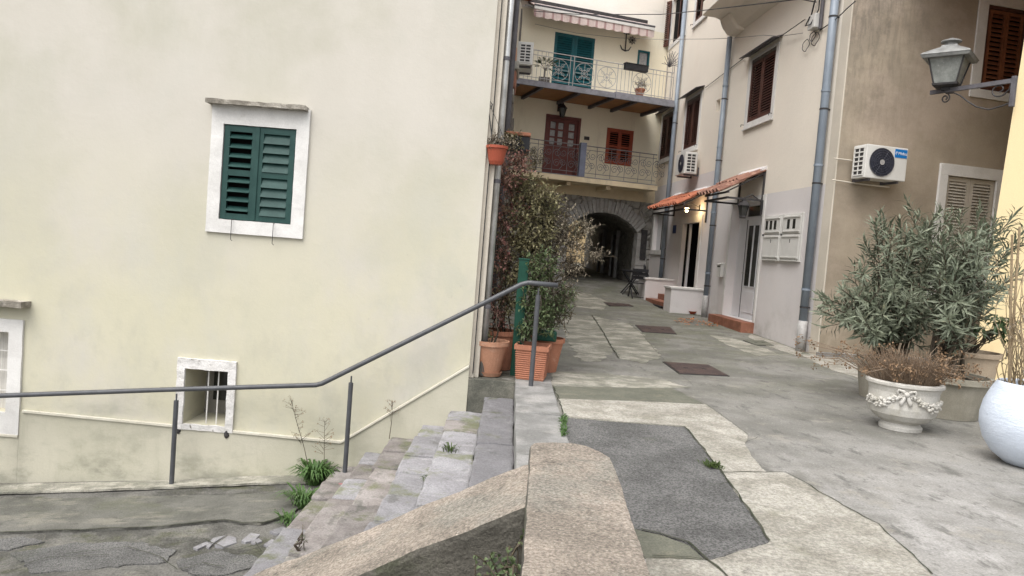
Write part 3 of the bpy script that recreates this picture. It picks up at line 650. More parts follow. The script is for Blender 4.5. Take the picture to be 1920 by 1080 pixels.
# small barred window
surround(L, w2, (w2o[0], w2o[1], w2[2] - .06, w2o[3]), .0012, .032, 'white_peeling', lh, rough=(.05, .008, 9))
MB(L.M).box(w2[0], w2[1], -.555, -.54, w2[2], w2[3]).build('window_back', 'plaster_grey', lh)
MB(L.M).box(w2[0] + .10, w2[1] - .04, -.538, -.52, w2[2] + .16, w2[3] - .08).build('pane', 'glass_dark', lh)
for u in (385, 404, 424):
    s = L.px(u, 745)[0]; MB(L.M).tube([(s, -.06, w2[2]), (s, -.06, w2[3])], .007, 6).build('bar', 'white_paint', lh)
for u, v, r in ((426, 813, .035), (336, 806, .028)):
    s, z = L.px(u, v); m = MB(); m.ball(L.pt(s, .02, z), r, 7, 5, (.8, .6, 1.4)); m.build('pipe_stub', 'metal_dark', lh, rough=(.03, .008, 20))
# window at the picture's edge
surround(L, w3, w3o, .0012, .028, 'white_paint', lh, rough=(.06, .003, 8))
MB(L.M).box(w3[0], w3[1], -.17, -.15, w3[2], w3[3]).build('curtain', 'curtain', lh)
MB(L.M).box(w3[0], w3[1], -.14, -.135, w3[2], w3[3]).build('pane', 'glass_dark', lh) if False else None
m = MB(L.M)
for v in (660, 697, 735): z = L.px(5, v)[1]; m.box(w3[0], w3[1], -.10, -.09, z - .006, z + .006)
m.build('bar', 'white_paint', lh)
for i in range(5): s = w3[0] + .15 * (i + .5); MB(L.M).tube([(s, -.095, w3[2]), (s, -.095, w3[3])], .006, 6).build('bar', 'white_paint', lh)
s, z = L.px(58, 570); MB(L.M).box(s - 1.15, s, .002, .16, z - .035, z + .03).build('lintel', 'old_stone_trim', lh, rough=(.04, .008, 10))
# side of the house along the alley
m = MB(); m.box(-.6, -.386, 7.853, 12.6, -1.3, 7.2); m.build('side_wall', 'plaster_strip', lh)
MB().box(-.5, -.285, 7.93, 8.4, -.0, 7.15).build('pilaster', 'plaster_strip', lh, bevel=.012)
MB().box(-.5, -.335, 7.895, 7.929, -.0, 7.15).build('pilaster', 'plaster_strip', lh, bevel=.008)
m = MB(); m.prism([(7.3, 7.1), (11, 9.4), (12.7, 8.6), (12.7, 7.1)], -14, -.1, 'x'); m.build('roof', 'roof_tile', lh)

# the next house along the alley, seen edge on
gh = thing('grey_house', 'weathered grey house squeezed between the yellow house and the archway', 'house', (-.5, 16, 0))
MB().box(-1.6, -.40, 12.62, 23.2, -.2, 9).build('wall', 'plaster_grey', gh)
m = MB(); m.prism([(12.65, 9), (18, 11), (23.2, 9)], -6, -.1, 'x'); m.build('roof', 'roof_tile', gh)
for y0, y1, z0, z1 in ((12.9, 13.9, 3.4, 4.9), (16.6, 17.6, 3.2, 4.7), (19.4, 20.4, 3.3, 4.8), (19.4, 20.4, 6.2, 7.6)):
    fr = MB().box(-.399, -.34, y0 - .12, y1 + .12, z0 - .12, z1 + .12).build('window_frame', 'plaster_strip', gh, bevel=.01)
    MB().box(-.339, -.30, y0, y1, z0, z1).build('shutter', 'grey_wood', gh)
a = atY(947, 118, 12.9); b = atY(972, 168, 12.9)
MB().box(-.399, b.x - .02, 12.75, 13.6, a.z - .12, a.z + .02).build('window_ledge', 'plaster_grey', gh, bevel=.03)
MB().box(-.399, b.x - .05, 12.78, 13.5, b.z, a.z - .125).build('ledge_corbel', 'step_tile', gh, bevel=.05)
MB().box(-.399, b.x - .07, 12.8, 13.5, b.z - .12, b.z - .003).build('ledge_foot', 'plaster_grey', gh, bevel=.03)
fb = tag(MB().box(-.37, b.x - .08, 12.85, 13.4, a.z + .022, a.z + .27).build('flower_box', 'terracotta_pale', base=(-.2, 13.1, a.z + .022), bevel=.02), 'small brown flower box on the grey window ledge high on the left', 'planter')
m = MB(); m.tube([(-.30, 12.66, .4), (-.30, 12.66, 8.6)], .05, 8); tag(m.build('downpipe', 'metal_grey', base=(-.30, 12.66, .4), smooth=True), 'dark grey downpipe on the grey house behind the zinc pipe', 'pipe')
c0 = atY(943, 172, 10.8); c1 = atY(949, 245, 10.8)
m = MB(); m.box(-.384, c0.x + .03, 10.8, 10.83, c1.z, c0.z); tag(m.build('hanging_cloth', 'cloth_lilac', base=(c0.x, 10.8, c1.z), rough=(.08, .012, 5)), 'pale lilac cloth hanging in the alley left of the upper balcony', 'cloth')
# zinc downpipe at the corner
m = MB(); zp = thing('downpipe', 'shiny zinc downpipe at the corner of the yellow house', 'pipe', (-.29, 8.02, 0))
MB().tube([(-.25, 8.00, .02), (-.25, 8.00, 7.1)], .034, 14).build('pipe', 'pipe_zinc', zp, smooth=True)
for z in (.75, 2.1, 3.4): MB().tube([(-.25, 8.00, z), (-.25, 8.00, z + .04)], .04, 14).build('bracket', 'metal_grey', zp)
m = MB()
for k in range(1): m.tube([(-.345 + .022 * k, 7.885 + .036 * k, .05), (-.342 + .02 * k, 7.888 + .036 * k, 3.4 + k), (-.345 + .02 * k, 7.888 + .036 * k, 6.8)], .006, 6)
tag(m.build('wall_cable', 'cable', base=(-.37, 8, 0)), 'thin dark cable running up the corner beside the zinc pipe', 'cable')

# ================================================================== RIGHT HOUSE
rh = thing('cream_house', 'long cream house with brown shutters, grey downpipes and a brown end wall', 'house', (6.5, 18, 0))
wA = RW.rect([(1410, 108.6), (1455.5, 86.5), (1448.6, 207.7), (1403, 226.6)])
wB = RW.rect([(1289.7, 190), (1314, 179), (1307, 274), (1281, 281.7)])
wC = RW.rect([(1242.5, 218.7), (1265.5, 212.4), (1257.3, 295.8), (1237.8, 302.7)])
wA, wB, wC = [(a, b, 4.69, 6.10) for a, b, c, d in (wA, wB, wC)]
sd0 = RW.px(1256, 90)[0]; sd1 = RW.px(1284, 62)[0]; zD = (RW.px(1256, 90)[1] + RW.px(1283, 58)[1]) / 2
wD = (min(sd0, sd1), max(sd0, sd1), zD, zD + 1.45)
se0 = RW.px(1303, 46)[0]; se1 = RW.px(1325, 20)[0]; wE = (min(se0, se1), max(se0, se1), zD, zD + 1.45)
dA = (2.9, 4.68, .28, 2.86); dB = (6.93, 8.36, .5, 2.53)
wF = RW.rect([(1230, 392), (1250, 392), (1246, 468), (1224, 470)]); wF = (wF[0], wF[1], wF[2], 2.9)
vent = RW.rect([(1343, 187), (1351, 186), (1349, 207), (1342, 208)])
zR = RW.px(1489, 355)[1]; zL = RW.px(1335, 321)[1]
SP = 5.66
wall_sheet(RW, 0, SP, -.3, zR, [(*dA, .42)], 'plaster_lilac', rh, 'lower_wall')
wall_sheet(RW, SP, 12.9, -.3, zL, [(*dB, .10), (*wF, .2)], 'plaster_lilac', rh, 'lower_wall')
wall_sheet(RW, 0, SP, zR, 10.8, [(*wA, .1)], 'plaster_cream', rh)
wall_sheet(RW, SP, 12.9, zL, 10.8, [(*wB, .1), (*wC, .1), (*wD, .1), (*wE, .1), (*vent, .18)], 'plaster_cream', rh)
MB(RW.M).box(vent[0], vent[1], -.19, -.17, vent[2], vent[3]).build('vent_back', 'plaster_grey', rh)
MB(RW.M).box(.0, .30, .001, .022, -.2, 10.8).build('corner_strip', 'plaster_strip', rh, bevel=.006)
m = MB(RW.M); m.prism([(.3, 10.8), (-3.5, 12.4), (-3.5, 10.8)], -.4, 13, 'x'); m.build('roof', 'roof_tile', rh)
def brown_window(w, plate=True, leaves=2, slats=(20,)):
    a, b, c, d = w
    surround(RW, w, (a - .14, b + .14, c - .13, d + .05), .0012, .022, 'white_paint', rh)
    MB(RW.M).box(a - .14, b + .14, .0012, .06, c - .16, c - .131).build('window_sill', 'white_paint', rh, bevel=.006)
    MB(RW.M).box(a, b, -.098, -.085, c, d).build('window_back', 'dark_void', rh)
    MB(RW.M).box(a, b, -.03, .005, d - .07, d).build('head_board', 'grey_wood', rh)
    mid = (a + b) / 2; d2 = d - .075
    shutter(RW, a + .005, mid, c + .005, d2, -.03, 'shutter_brown', rh, slats, st=.075, tilt=40)
    shutter(RW, mid, b - .005, c + .005, d2, -.03, 'shutter_brown', rh, slats, st=.075, tilt=40)
    if plate:
        m = MB(RW.M); m.prism([(.001, d + .16), (.24, d + .085), (.24, d + .07), (.001, d + .145)], a - .24, b + .24, 'x'); m.build('rain_plate', 'metal_grey', rh)
    for s in (a - .1, b + .12):
        m = MB(RW.M); m.tube([(s, .02, c - .02), (s, .09, c - .02), (s, .09, c - .07)], .008, 6); m.build('shutter_catch', 'metal_dark', rh)
for w_ in (wA, wB, wC): brown_window(w_)
brown_window(wE, False)
a, b, c, d = wD
surround(RW, wD, (a - .14, b + .14, c - .13, d + .05), .0012, .022, 'white_paint', rh)
MB(RW.M).box(a, b, -.098, -.085, c, d).build('window_back', 'dark_void', rh)
shutter(RW, a + .005, (a + b) / 2, c + .005, d, -.03, 'shutter_brown', rh, (20,), st=.075, tilt=40)
_d = RW.s * math.cos(R_(30)) + RW.n * math.sin(R_(30)); PD = Plane(RW.pt(b + .02, .03, 0), math.atan2(_d.y, _d.x), -1)     # the leaf that stands open
if PD.n.y > 0: PD.n = -PD.n
shutter(PD, .03, (b - a) / 2, c + .005, d, 0, 'shutter_brown', rh, (20,), st=.06, tilt=40)
# balcony overhead
m = MB(RW.M); m.prism([(.001, 7.02), (.16, 7.08), (.26, 7.2), (.36, 7.34), (.52, 7.4), (.86, 7.42), (.86, 7.75), (.001, 7.75)], .6, 5.62, 'x')
m.build('balcony', 'plaster_cream', rh, bevel=.01)
m = MB(RW.M); m.prism([(.001, 6.98), (.2, 7.0), (.34, 7.16), (.42, 7.335), (.001, 7.335)], 5.0, 5.60, 'x'); m.build('balcony_corbel', 'plaster_cream', rh, bevel=.02)
# entrance with the white door
a, b, c, d = dA
surround(RW, dA, (a - .1, b + .1, c, d + .12), .0012, .02, 'white_paint', rh, 'door_surround')
n0 = -.20
leaf = MB(RW.M).box(a, b, n0 - .05, n0, c, d - .33).build('door', 'door_white', rh)
q = lambda pts: RW.rect(pts, n0)
MB(RW.M).box(a, b, n0 - .05, n0 + .01, d - .34, d - .30).build('transom_bar', 'door_white', rh)
MB(RW.M).box(a, b, n0 - .05, n0, d - .30, d).build('transom_frame', 'door_white', rh)
MB(RW.M).box(3.5, 4.2, n0 + .001, n0 + .006, d - .33 + .05, d - .05).build('pane', 'glass_dark', rh)
for x0, x1 in ((3.48, 3.70), (3.80, 4.04)):
    MB(RW.M).box(x0 - .03, x1 + .03, n0 + .001, n0 + .012, .99, 2.40).build('glazing_bead', 'door_white', leaf, bevel=.004)
    MB(RW.M).box(x0, x1, n0 + .013, n0 + .016, 1.02, 2.37).build('pane', 'glass_dark', leaf)
MB(RW.M).box(3.45, 4.07, n0 + .001, n0 + .014, .42, .90).build('door_panel', 'door_white', leaf, bevel=.006)
MB(RW.M).box(4.17, 4.185, n0 + .001, n0 + .012, c + .01, d - .35).build('door_gap', 'metal_grey', leaf)
MB(RW.M).box(3.40, 3.412, n0 + .001, n0 + .012, c + .01, d - .35).build('door_gap', 'metal_grey', leaf)
m = MB(RW.M); m.tube([(4.12, n0 + .002, 1.30), (4.12, n0 + .055, 1.30), (4.0, n0 + .055, 1.30)], .011, 6); m.build('handle', 'metal_rail', leaf)
MB(RW.M).box(2.82, 4.86, -.1, .28, -.05, .275).build('door_step', 'step_tile', rh, bevel=.008)
# open doorway between the two low walls
a, b, c, d = dB
surround(RW, dB, (a - .2, b + .2, c, d + .2), .0012, .02, 'white_paint', rh, 'door_surround')
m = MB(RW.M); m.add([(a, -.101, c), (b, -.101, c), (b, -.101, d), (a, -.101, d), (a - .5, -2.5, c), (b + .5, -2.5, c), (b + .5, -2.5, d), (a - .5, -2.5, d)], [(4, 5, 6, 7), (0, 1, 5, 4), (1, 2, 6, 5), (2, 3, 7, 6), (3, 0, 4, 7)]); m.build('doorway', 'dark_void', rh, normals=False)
MB(RW.M).box(a + .98, a + 1.05, -.11, -.05, c, d - .02).build('door_leaf_edge', 'door_white', rh)
MB(RW.M).box(a + 1.1, a + 1.115, -.11, -.09, c, d - .02).build('door_leaf_edge', 'metal_rail', rh)
MB(RW.M).box(6.75, 8.75, .0015, .45, 0, .49).build('entrance_step', 'step_tile', rh, bevel=.008)
MB(RW.M).box(6.75, 8.75, .452, .80, 0, .34).build('entrance_step', 'step_tile', rh, bevel=.008)
for s0, s1 in ((6.15, 6.74), (8.76, 9.6)):
    zt = .80 if s0 < 7 else .92
    MB(RW.M).box(s0, s1, .0015, .84, -.1, zt - .05).build('low_wall', 'plaster_lilac', rh, bevel=.006)
    MB(RW.M).box(s0 - .03, s1 + .03, .0015, .87, zt - .049, zt).build('wall_coping', 'white_paint', rh, bevel=.006)
# ground floor window beyond
surround(RW, wF, (wF[0] - .14, wF[1] + .14, wF[2] - .14, wF[3] + .1), .0012, .04, 'white_paint', rh)
MB(RW.M).box(wF[0], wF[1], -.12, -.10, wF[2], wF[3]).build('window_blind', 'door_white', rh)
for k in range(2): s = wF[0] + .12 + k * .16; MB(RW.M).tube([(s, .03, wF[2]), (s, .03, wF[3])], .014, 6).build('bar', 'metal_dark', rh)
s, z = RW.px(1265, 430)
sg = MB(RW.M).box(s - .15, s + .15, .001, .015, z - .12, z + .12).build('number_plate', 'sign_blue', rh, bevel=.004)
# brown end wall
wG = BW.rect([(1855, 11), (1935, 20), (1915, 178), (1833, 168)]); wG = (wG[0], wG[0] + .86, wG[2], wG[3])
wH = BW.rect([(1776, 330), (1880, 340), (1870, 540), (1752, 530)]); wH = (wH[0], wH[0] + 1.02, 1.35, wH[3])
wall_sheet(BW, 0, 7, -.3, 10.8, [(*wG, .12), (*wH, .1)], 'plaster_brown', rh, 'end_wall')
surround(BW, wG, (wG[0] - .2, wG[1] + .2, wG[2] - .15, wG[3] + .2), .0012, .03, 'white_paint', rh)
MB(BW.M).box(wG[0], wG[1], -.118, -.10, *wG[2:]).build('window_back', 'dark_void', rh)
surround(BW, (wG[0] + .06, wG[1] - .06, wG[2] + .06, wG[3] - .06), wG, -.05, .0, 'shutter_brown', rh, 'window_frame')
md = (wG[0] + wG[1]) / 2
shutter(BW, wG[0] + .07, md, wG[2] + .07, wG[3] - .07, -.045, 'shutter_tan', rh, (15,), st=.055, tilt=40)
shutter(BW, md, wG[1] - .07, wG[2] + .07, wG[3] - .07, -.045, 'shutter_tan', rh, (15,), st=.055, tilt=40)
surround(BW, wH, (wH[0] - .17, wH[1] + .17, wH[2] - .17, wH[3] + .2), .0012, .045, 'white_paint', rh)
MB(BW.M).box(wH[0], wH[1], -.098, -.085, *wH[2:]).build('window_back', 'dark_void', rh)
md = (wH[0] + wH[1]) / 2
for p0, p1 in ((wH[0] + .005, md), (md, wH[1] - .005)): shutter(BW, p0, p1, wH[2] + .01, wH[3] - .01, -.04, 'shutter_beige', rh, (16, 16), st=.07, tilt=38)
MB(BW.M).box(-.05, 5, .0015, .14, -.05, .07).build('foot_kerb', 'kerb_stone', rh, rough=(.12, .02, 5))

def downpipe(P, s, n, z0, z1, r, mat, label, joints=()):
    t = thing('downpipe', label, 'pipe', P.pt(s, n, z0), 'downpipes on the cream house')
    MB().tube([P.pt(s, n, z0 + .55), P.pt(s, n, z1)], r, 14).build('pipe', mat, t, smooth=True)
    MB().tube([P.pt(s, n, z0), P.pt(s, n, z0 + .56)], r * 1.15, 14).build('boot', 'metal_rail', t, smooth=True)
    for z in joints:
        MB().tube([P.pt(s, n, z), P.pt(s, n, z + .035)], r * 1.13, 14).build('joint_ring', mat, t)
        MB().tube([P.pt(s, 0.001, z - .3), P.pt(s, n, z - .3)], .012, 6).build('bracket', 'metal_dark', t)
        MB().tube([P.pt(s, n, z - .315), P.pt(s, n, z - .285)], r * 1.08, 14).build('clamp', 'metal_dark', t)
    return t
downpipe(RW, .45, .11, 0, 9.3, .072, 'pipe_blue', 'thick grey downpipe at the corner beside the brown end wall', (1.1, 3.3, 4.6, 6.2))
downpipe(RW, 5.68, .10, .1, 7.0, .062, 'pipe_blue', 'grey downpipe between the two tiled canopies', (1.2, 2.7, 4.3, 5.8))
downpipe(RW, 9.88, .10, .25, 9.3, .062, 'pipe_blue', 'grey downpipe behind the air conditioner above the far canopy', (1.8, 3.2, 5.9))
downpipe(RW, 12.45, .14, .5, 9.3, .062, 'pipe_blue', 'grey downpipe in the corner next to the archway', (2.0, 3.7, 6.0))

# tiled canopies
def canopy(s0, s1, zw, ze, n1, cols, rows, label, tmat='roof_tile'):
    t = thing('tiled_canopy', label, 'canopy', RW.pt((s0 + s1) / 2, .3, ze - .3), 'tiled canopies over the doors')
    Lr = math.hypot(n1, zw - ze); dn, dzz = n1 / Lr, (ze - zw) / Lr
    w_ = (s1 - s0) / cols; tl = Lr / rows * 1.22
    Mo = RW.M.to_3x3().to_4x4()
    mk = MB(Mo)     # a tile: shallow trough and a roll, running down the slope
    prof = [(-.5, .012), (-.38, -.01), (-.2, -.012), (-.06, .02), (.06, .052), (.2, .068), (.34, .055), (.44, .028), (.5, .012)]
    vs = []
    for lift, thk in ((0, 0), (0, -.016)):
        for tt in (0, 1):
            for (x, h) in prof:
                hh = h * (1 if tt else .82) + thk + (.022 if tt else 0)
                vs.append((x * w_ * 1.03, dn * tl * tt - dzz * hh, dzz * tl * tt + dn * hh))
    k = len(prof); fs = []
    for i in range(k - 1):
        fs += [(i, i + 1, k + i + 1, k + i), (2 * k + i, 3 * k + i, 3 * k + i + 1, 2 * k + i + 1), (k + i, k + i + 1, 3 * k + i + 1, 3 * k + i), (i, 2 * k + i, 2 * k + i + 1, i + 1)]
    fs += [(0, k, 3 * k, 2 * k), (k - 1, 3 * k - 1, 4 * k - 1, 2 * k - 1)]
    mk.add(vs, fs); o = mk.build('tile', tmat); me = o.data; bpy.data.objects.remove(o)
    for r in range(rows):
        for c in range(cols):
            f = Lr / rows * r
            q = inst('tile', me, RW.pt(s0 + w_ * (c + .5), dn * f + .02, zw + dzz * f - .012 * (c % 3) * .5), t)
            q.rotation_euler = (rnd(-.02, .02), rnd(-.02, .02), rnd(-.025, .025))
    zb = ze - .16
    for s in (s0 + .05, s1 - .05):
        m = MB(RW.M); m.box(s - .02, s + .02, .0015, n1 - .05, zb - .02, zb + .02); m.build('frame_bar', 'metal_dark', t)
        m = MB(RW.M); m.box(s - .018, s + .018, .0015, .04, zb - .3 if s == s0 + .05 else zb - .02, zw - .03); m.build('frame_bar', 'metal_dark', t)
        m = MB(RW.M); m.tube([(s, .03, zw - .07), (s, n1 - .05, ze - .035)], .016, 6); m.build('frame_bar', 'metal_dark', t)
    m = MB(RW.M); m.box(s0, s1, n1 - .09, n1 - .05, ze - .06, ze - .025); m.build('frame_bar', 'metal_dark', t)
    m = MB(RW.M); m.box(s0, s1, n1 - .09, n1 - .05, zb - .021, zb + .021); m.build('frame_bar', 'metal_dark', t)
    m = MB(RW.M); m.box(s0 + .03, s1 - .03, .03, .05, zw - .12, zw - .08); m.build('frame_bar', 'metal_dark', t)
    m = MB(RW.M); m.prism([(.0015, zw + .0), (.10, zw - .03), (.10, zw + .02), (.0015, zw + .09)], s0, s1, 'x'); m.build('mortar_flashing', 'plaster_lilac', t, rough=(.1, .01, 6))
    return t
canopy(2.92, 4.36, 3.50, 3.02, .85, 7, 2, 'near tiled canopy on black brackets over the white front door', 'roof_tile_old')
canopy(6.4, 9.4, 3.36, 2.96, .70, 14, 2, 'far tiled canopy with a lit lamp beneath over the open doorway')

# lanterns under the canopies
def lantern(P, s, n, z, k, label, lit=False, mat='metal_dark', gl='glass_dark'):
    t = thing('wall_lantern', label, 'lantern', P.pt(s, n, z - .2 * k))
    c = P.pt(s, n, z)
    MB().lathe([(.05 * k, -.19 * k), (.06 * k, -.17 * k), (.055 * k, -.15 * k)], c, 6).build('base', mat, t)
    MB().lathe([(.05 * k, -.15 * k), (.085 * k, .02 * k)], c, 6).build('glass', 'bulb' if lit else gl, t)
    m = MB()
    for i in range(6):
        a_ = i * math.pi / 3; m.tube([c + V((.053 * k * math.cos(a_), .053 * k * math.sin(a_), -.15 * k)), c + V((.09 * k * math.cos(a_), .09 * k * math.sin(a_), .02 * k))], .006 * k, 5)
    m.build('cage', mat, t)
    MB().lathe([(.115 * k, .02 * k), (.10 * k, .05 * k), (.05 * k, .10 * k), (.02 * k, .13 * k), (.02 * k, .15 * k), (.001, .17 * k)], c, 6).build('cap', mat, t)
    MB().tube([c + V((0, 0, .15 * k)), P.pt(s, n * .6, z + .22 * k), P.pt(s, .01, z + .10 * k)], .012 * k, 6).build('arm', mat, t)
    MB(P.M).box(s - .05 * k, s + .05 * k, .0015, .02, z - .02 * k, z + .2 * k).build('wall_plate', mat, t)
    return t
s, z = RW.px(1394, 388, .4); lantern(RW, s, .4, z, 1.25, 'black lantern hanging above the white front door')
s, z = RW.px(1288, 391, .35)
ll = lantern(RW, s, .35, z, .62, 'lit lamp glowing under the far tiled canopy', True)
pl_ = bpy.data.lights.new('lamp_light', 'POINT'); pl_.energy = 4; pl_.color = (1, .72, .36); pl_.shadow_soft_size = .05
po = bpy.data.objects.new('lamp_light', pl_); COL.objects.link(po); po.location = RW.pt(s - .15, .22, z - .02)
# letter box, meter cabinets
s, z = RW.px(1355, 506)
t = thing('letter_box', 'small white letter box on the wall left of the white door', 'mailbox', RW.pt(s, .06, z - .16))
MB(RW.M).box(s - .13, s + .13, .0015, .1, z - .17, z + .12).build('body', 'ac_white', t, bevel=.01)
m = MB(RW.M); m.prism([(.0015, z + .122), (.125, z + .122), (.11, z + .15), (.0015, z + .17)], s - .14, s + .14, 'x'); m.build('lid', 'ac_white', t, bevel=.006)
MB(RW.M).box(s - .09, s + .09, .101, .104, z + .06, z + .085).build('slot', 'metal_dark', t)
for s0, s1, nw, lb in ((1.86, 2.7, 3, 'left white meter cabinet with three small windows on the cream house'), (1.0, 1.845, 2, 'right white meter cabinet with two small windows beside the corner downpipe')):
    z0, z1 = 1.6, 2.52
    t = thing('meter_cabinet', lb, 'cabinet', RW.pt((s0 + s1) / 2, .02, z0), 'electric meter cabinets')
    MB(RW.M).box(s0, s1, .0012, .035, z0, z1).build('frame', 'ac_white', t, bevel=.006)
    MB(RW.M).box(s0 + .05, s1 - .05, .036, .05, z0 + .05, z0 + .52).build('door', 'ac_white', t, bevel=.004)
    MB(RW.M).box(s0 + .05, s1 - .05, .036, .05, z0 + .54, z1 - .04).build('door', 'ac_white', t, bevel=.004)
    for zz in (z0 + .012, z0 + .07, z0 + .47, z0 + .57, z1 - .075): MB(RW.M).box(s0 + .07, s1 - .07, .0505, .066, zz, zz + .018).build('ridge', 'ac_white', t)
    for k in range(nw):
        c = s1 - .16 - k * .2 if nw == 3 else s1 - .3 - k * .24
        MB(RW.M).box(c - .055, c + .055, .0505, .054, z1 - .29, z1 - .11).build('window', 'glass_dark', t)
    MB(RW.M).box(s1 - .06, s1 - .035, .0505, .075, z0 + .5, z0 + .54).build('lock', 'metal_dark', t)
    MB(RW.M).box((s0 + s1) / 2 - .012, (s0 + s1) / 2 + .012, .0505, .053, z0 + .36, z0 + .43).build('mark', 'metal_dark', t)

# ---- air conditioners
def aircon(P, s0, s1, z0, z1, n0, n1, side, label, fan=True, badge=False):
    t = thing('air_conditioner', label, 'air conditioner', P.pt((s0 + s1) / 2, (n0 + n1) / 2, z0), 'air conditioner units on the walls')
    MB(P.M).box(s0, s1, n0, n1, z0, z1).build('body', 'ac_white', t, bevel=.015)
    h, wd = z1 - z0, s1 - s0
    if fan:
        c = s0 + wd * (.38 if side == 's0' else .62); r = h * .42; cz_ = (z0 + z1) / 2
        def ring(r_, n_, w_): 
            m = MB(); m.tube([P.pt(c + r_ * math.cos(a), n_, cz_ + r_ * math.sin(a)) for a in [i * math.pi / 16 for i in range(33)]], w_, 5); return m
        m = MB(); vs = [P.pt(c, n1 + .004, cz_)] + [P.pt(c + r * math.cos(i * math.pi / 20), n1 + .004, cz_ + r * math.sin(i * math.pi / 20)) for i in range(40)]
        m.add(vs, [(0, 1 + i, 1 + (i + 1) % 40) for i in range(40)]); fo = m.build('fan', 'ac_fan', t, normals=False)
        for k in range(1, 7): ring(r * k / 6, n1 + .012, .0055).build('grille_ring', 'ac_fan' if k < 6 else 'metal_grey', fo)
        m = MB()
        for i in range(12): a_ = i * math.pi / 6; m.tube([P.pt(c + .05 * math.cos(a_), n1 + .014, cz_ + .05 * math.sin(a_)), P.pt(c + r * math.cos(a_), n1 + .014, cz_ + r * math.sin(a_))], .004, 4)
        m.build('grille_spokes', 'ac_fan', fo)
        m = MB(); vs = [P.pt(c, n1 + .022, cz_)] + [P.pt(c + .045 * math.cos(i * math.pi / 10), n1 + .021, cz_ + .045 * math.sin(i * math.pi / 10)) for i in range(20)]
        m.add(vs, [(0, 1 + i, 1 + (i + 1) % 20) for i in range(20)]); m.build('hub', 'metal_rail', fo, normals=False)
    e = s0 if side == 's0' else s1; sg_ = -1 if side == 's0' else 1
    MB(P.M).box(min(e, e + sg_ * .004), max(e, e + sg_ * .004), n0 + .05, n1 - .05, z0 + .05, z1 - .05).build('coil', 'metal_dark', t)
    m = MB(P.M)
    for i in range(7): zz = z0 + .05 + (h - .1) * i / 6; m.box(min(e + sg_ * .004, e + sg_ * .014), max(e + sg_ * .004, e + sg_ * .014), n0 + .04, n1 - .04, zz - .01, zz + .01)
    for i in range(3): nn = n0 + .05 + (n1 - n0 - .1) * i / 2; m.box(min(e + sg_ * .004, e + sg_ * .012), max(e + sg_ * .004, e + sg_ * .012), nn - .011, nn + .011, z0 + .05, z1 - .05)
    m.build('side_grille', 'ac_white', t)
    for s in (s0 + .12, s1 - .12):
        m = MB(P.M); m.box(s - .018, s + .018, .0015, n1 - .03, z0 - .04, z0 - .003); m.box(s - .018, s + .018, .0015, .03, z0 - .04, z0 + .2); m.build('bracket', 'metal_grey', t)
    if badge:
        a = s1 - .25; b = s1 - .02; zb_ = z1 - .17
        bo = MB(P.M).box(a, b, n1 + .001, n1 + .006, zb_, zb_ + .14).build('badge', 'badge_blue', t)
        tc = bpy.data.curves.new('lettering', 'FONT'); tc.body = 'Midea'; tc.size = .07; tc.align_x = 'CENTER'; tc.align_y = 'CENTER'; tc.extrude = .001
        to = bpy.data.objects.new('lettering', tc); COL.objects.link(to)
        bpy.context.view_layer.update()
        me = bpy.data.meshes.new_from_object(to.evaluated_get(bpy.context.evaluated_depsgraph_get())); bpy.data.objects.remove(to)
        me.materials.clear(); me.materials.append(MATS['text_white'])
        q = bpy.data.objects.new('lettering', me); COL.objects.link(q); q.parent = bo
        mm = Matrix.Identity(4); xx = P.s; yy = V((0, 0, 1)); zz_ = P.n
        ctr = P.pt((a + b) / 2 + .028, n1 + .008, zb_ + .07) - OFF[t.name]
        for i in range(3): mm[i][0] = xx[i]; mm[i][1] = yy[i]; mm[i][2] = zz_[i]; mm[i][3] = ctr[i]
        q.matrix_local = mm
        m = MB(); m.tube([P.pt(a + .03 + .017 * math.cos(x), n1 + .009, zb_ + .07 + .026 * math.sin(x)) for x in [i * .5 for i in range(10)]], .004, 5); m.build('swirl', 'text_white', bo)
    return t
r_ = BW.rect([(1621.5, 269.6), (1703, 277.8), (1698, 339), (1625, 335)], .44)
aircon(BW, r_[0], r_[1], r_[2], r_[3], .1, .44, 's0', 'white air conditioner with blue badge on the stained brown wall', badge=True)
sA = RW.px(1308, 300, .1)[0]; zA1 = RW.px(1300, 283, .3)[1]
aircon(RW, sA, sA + .85, zA1 - .58, zA1, .1, .44, 's0', 'white air conditioner under the brown shutters on the cream wall')
GW = Plane((-.40, 12.6, 0), R_(90), 1)
aa, bb = atY(972, 77, 15), atY(998, 122, 15)
aircon(GW, 2.4, 3.2, bb.z, aa.z, max(.08, aa.x + .40), bb.x + .40, 's0', 'white air conditioner seen end on, high on the grey house', fan=False)
m = MB(RW.M); s, z = RW.px(1500, 372); 
# condensate pipes beside the big unit
m = MB(BW.M); m.tube([(-.1, .05, 3.02), (.4, .06, 3.0), (.9, .2, 2.98)], .012, 6); m.tube([(-.12, .05, 3.38), (.35, .05, 3.38)], .012, 6)
tag(m.build('drain_pipe', 'plaster_strip', base=BW.pt(0, .05, 3.0)), 'thin pale drain pipes left of the air conditioner on the brown wall', 'pipe')

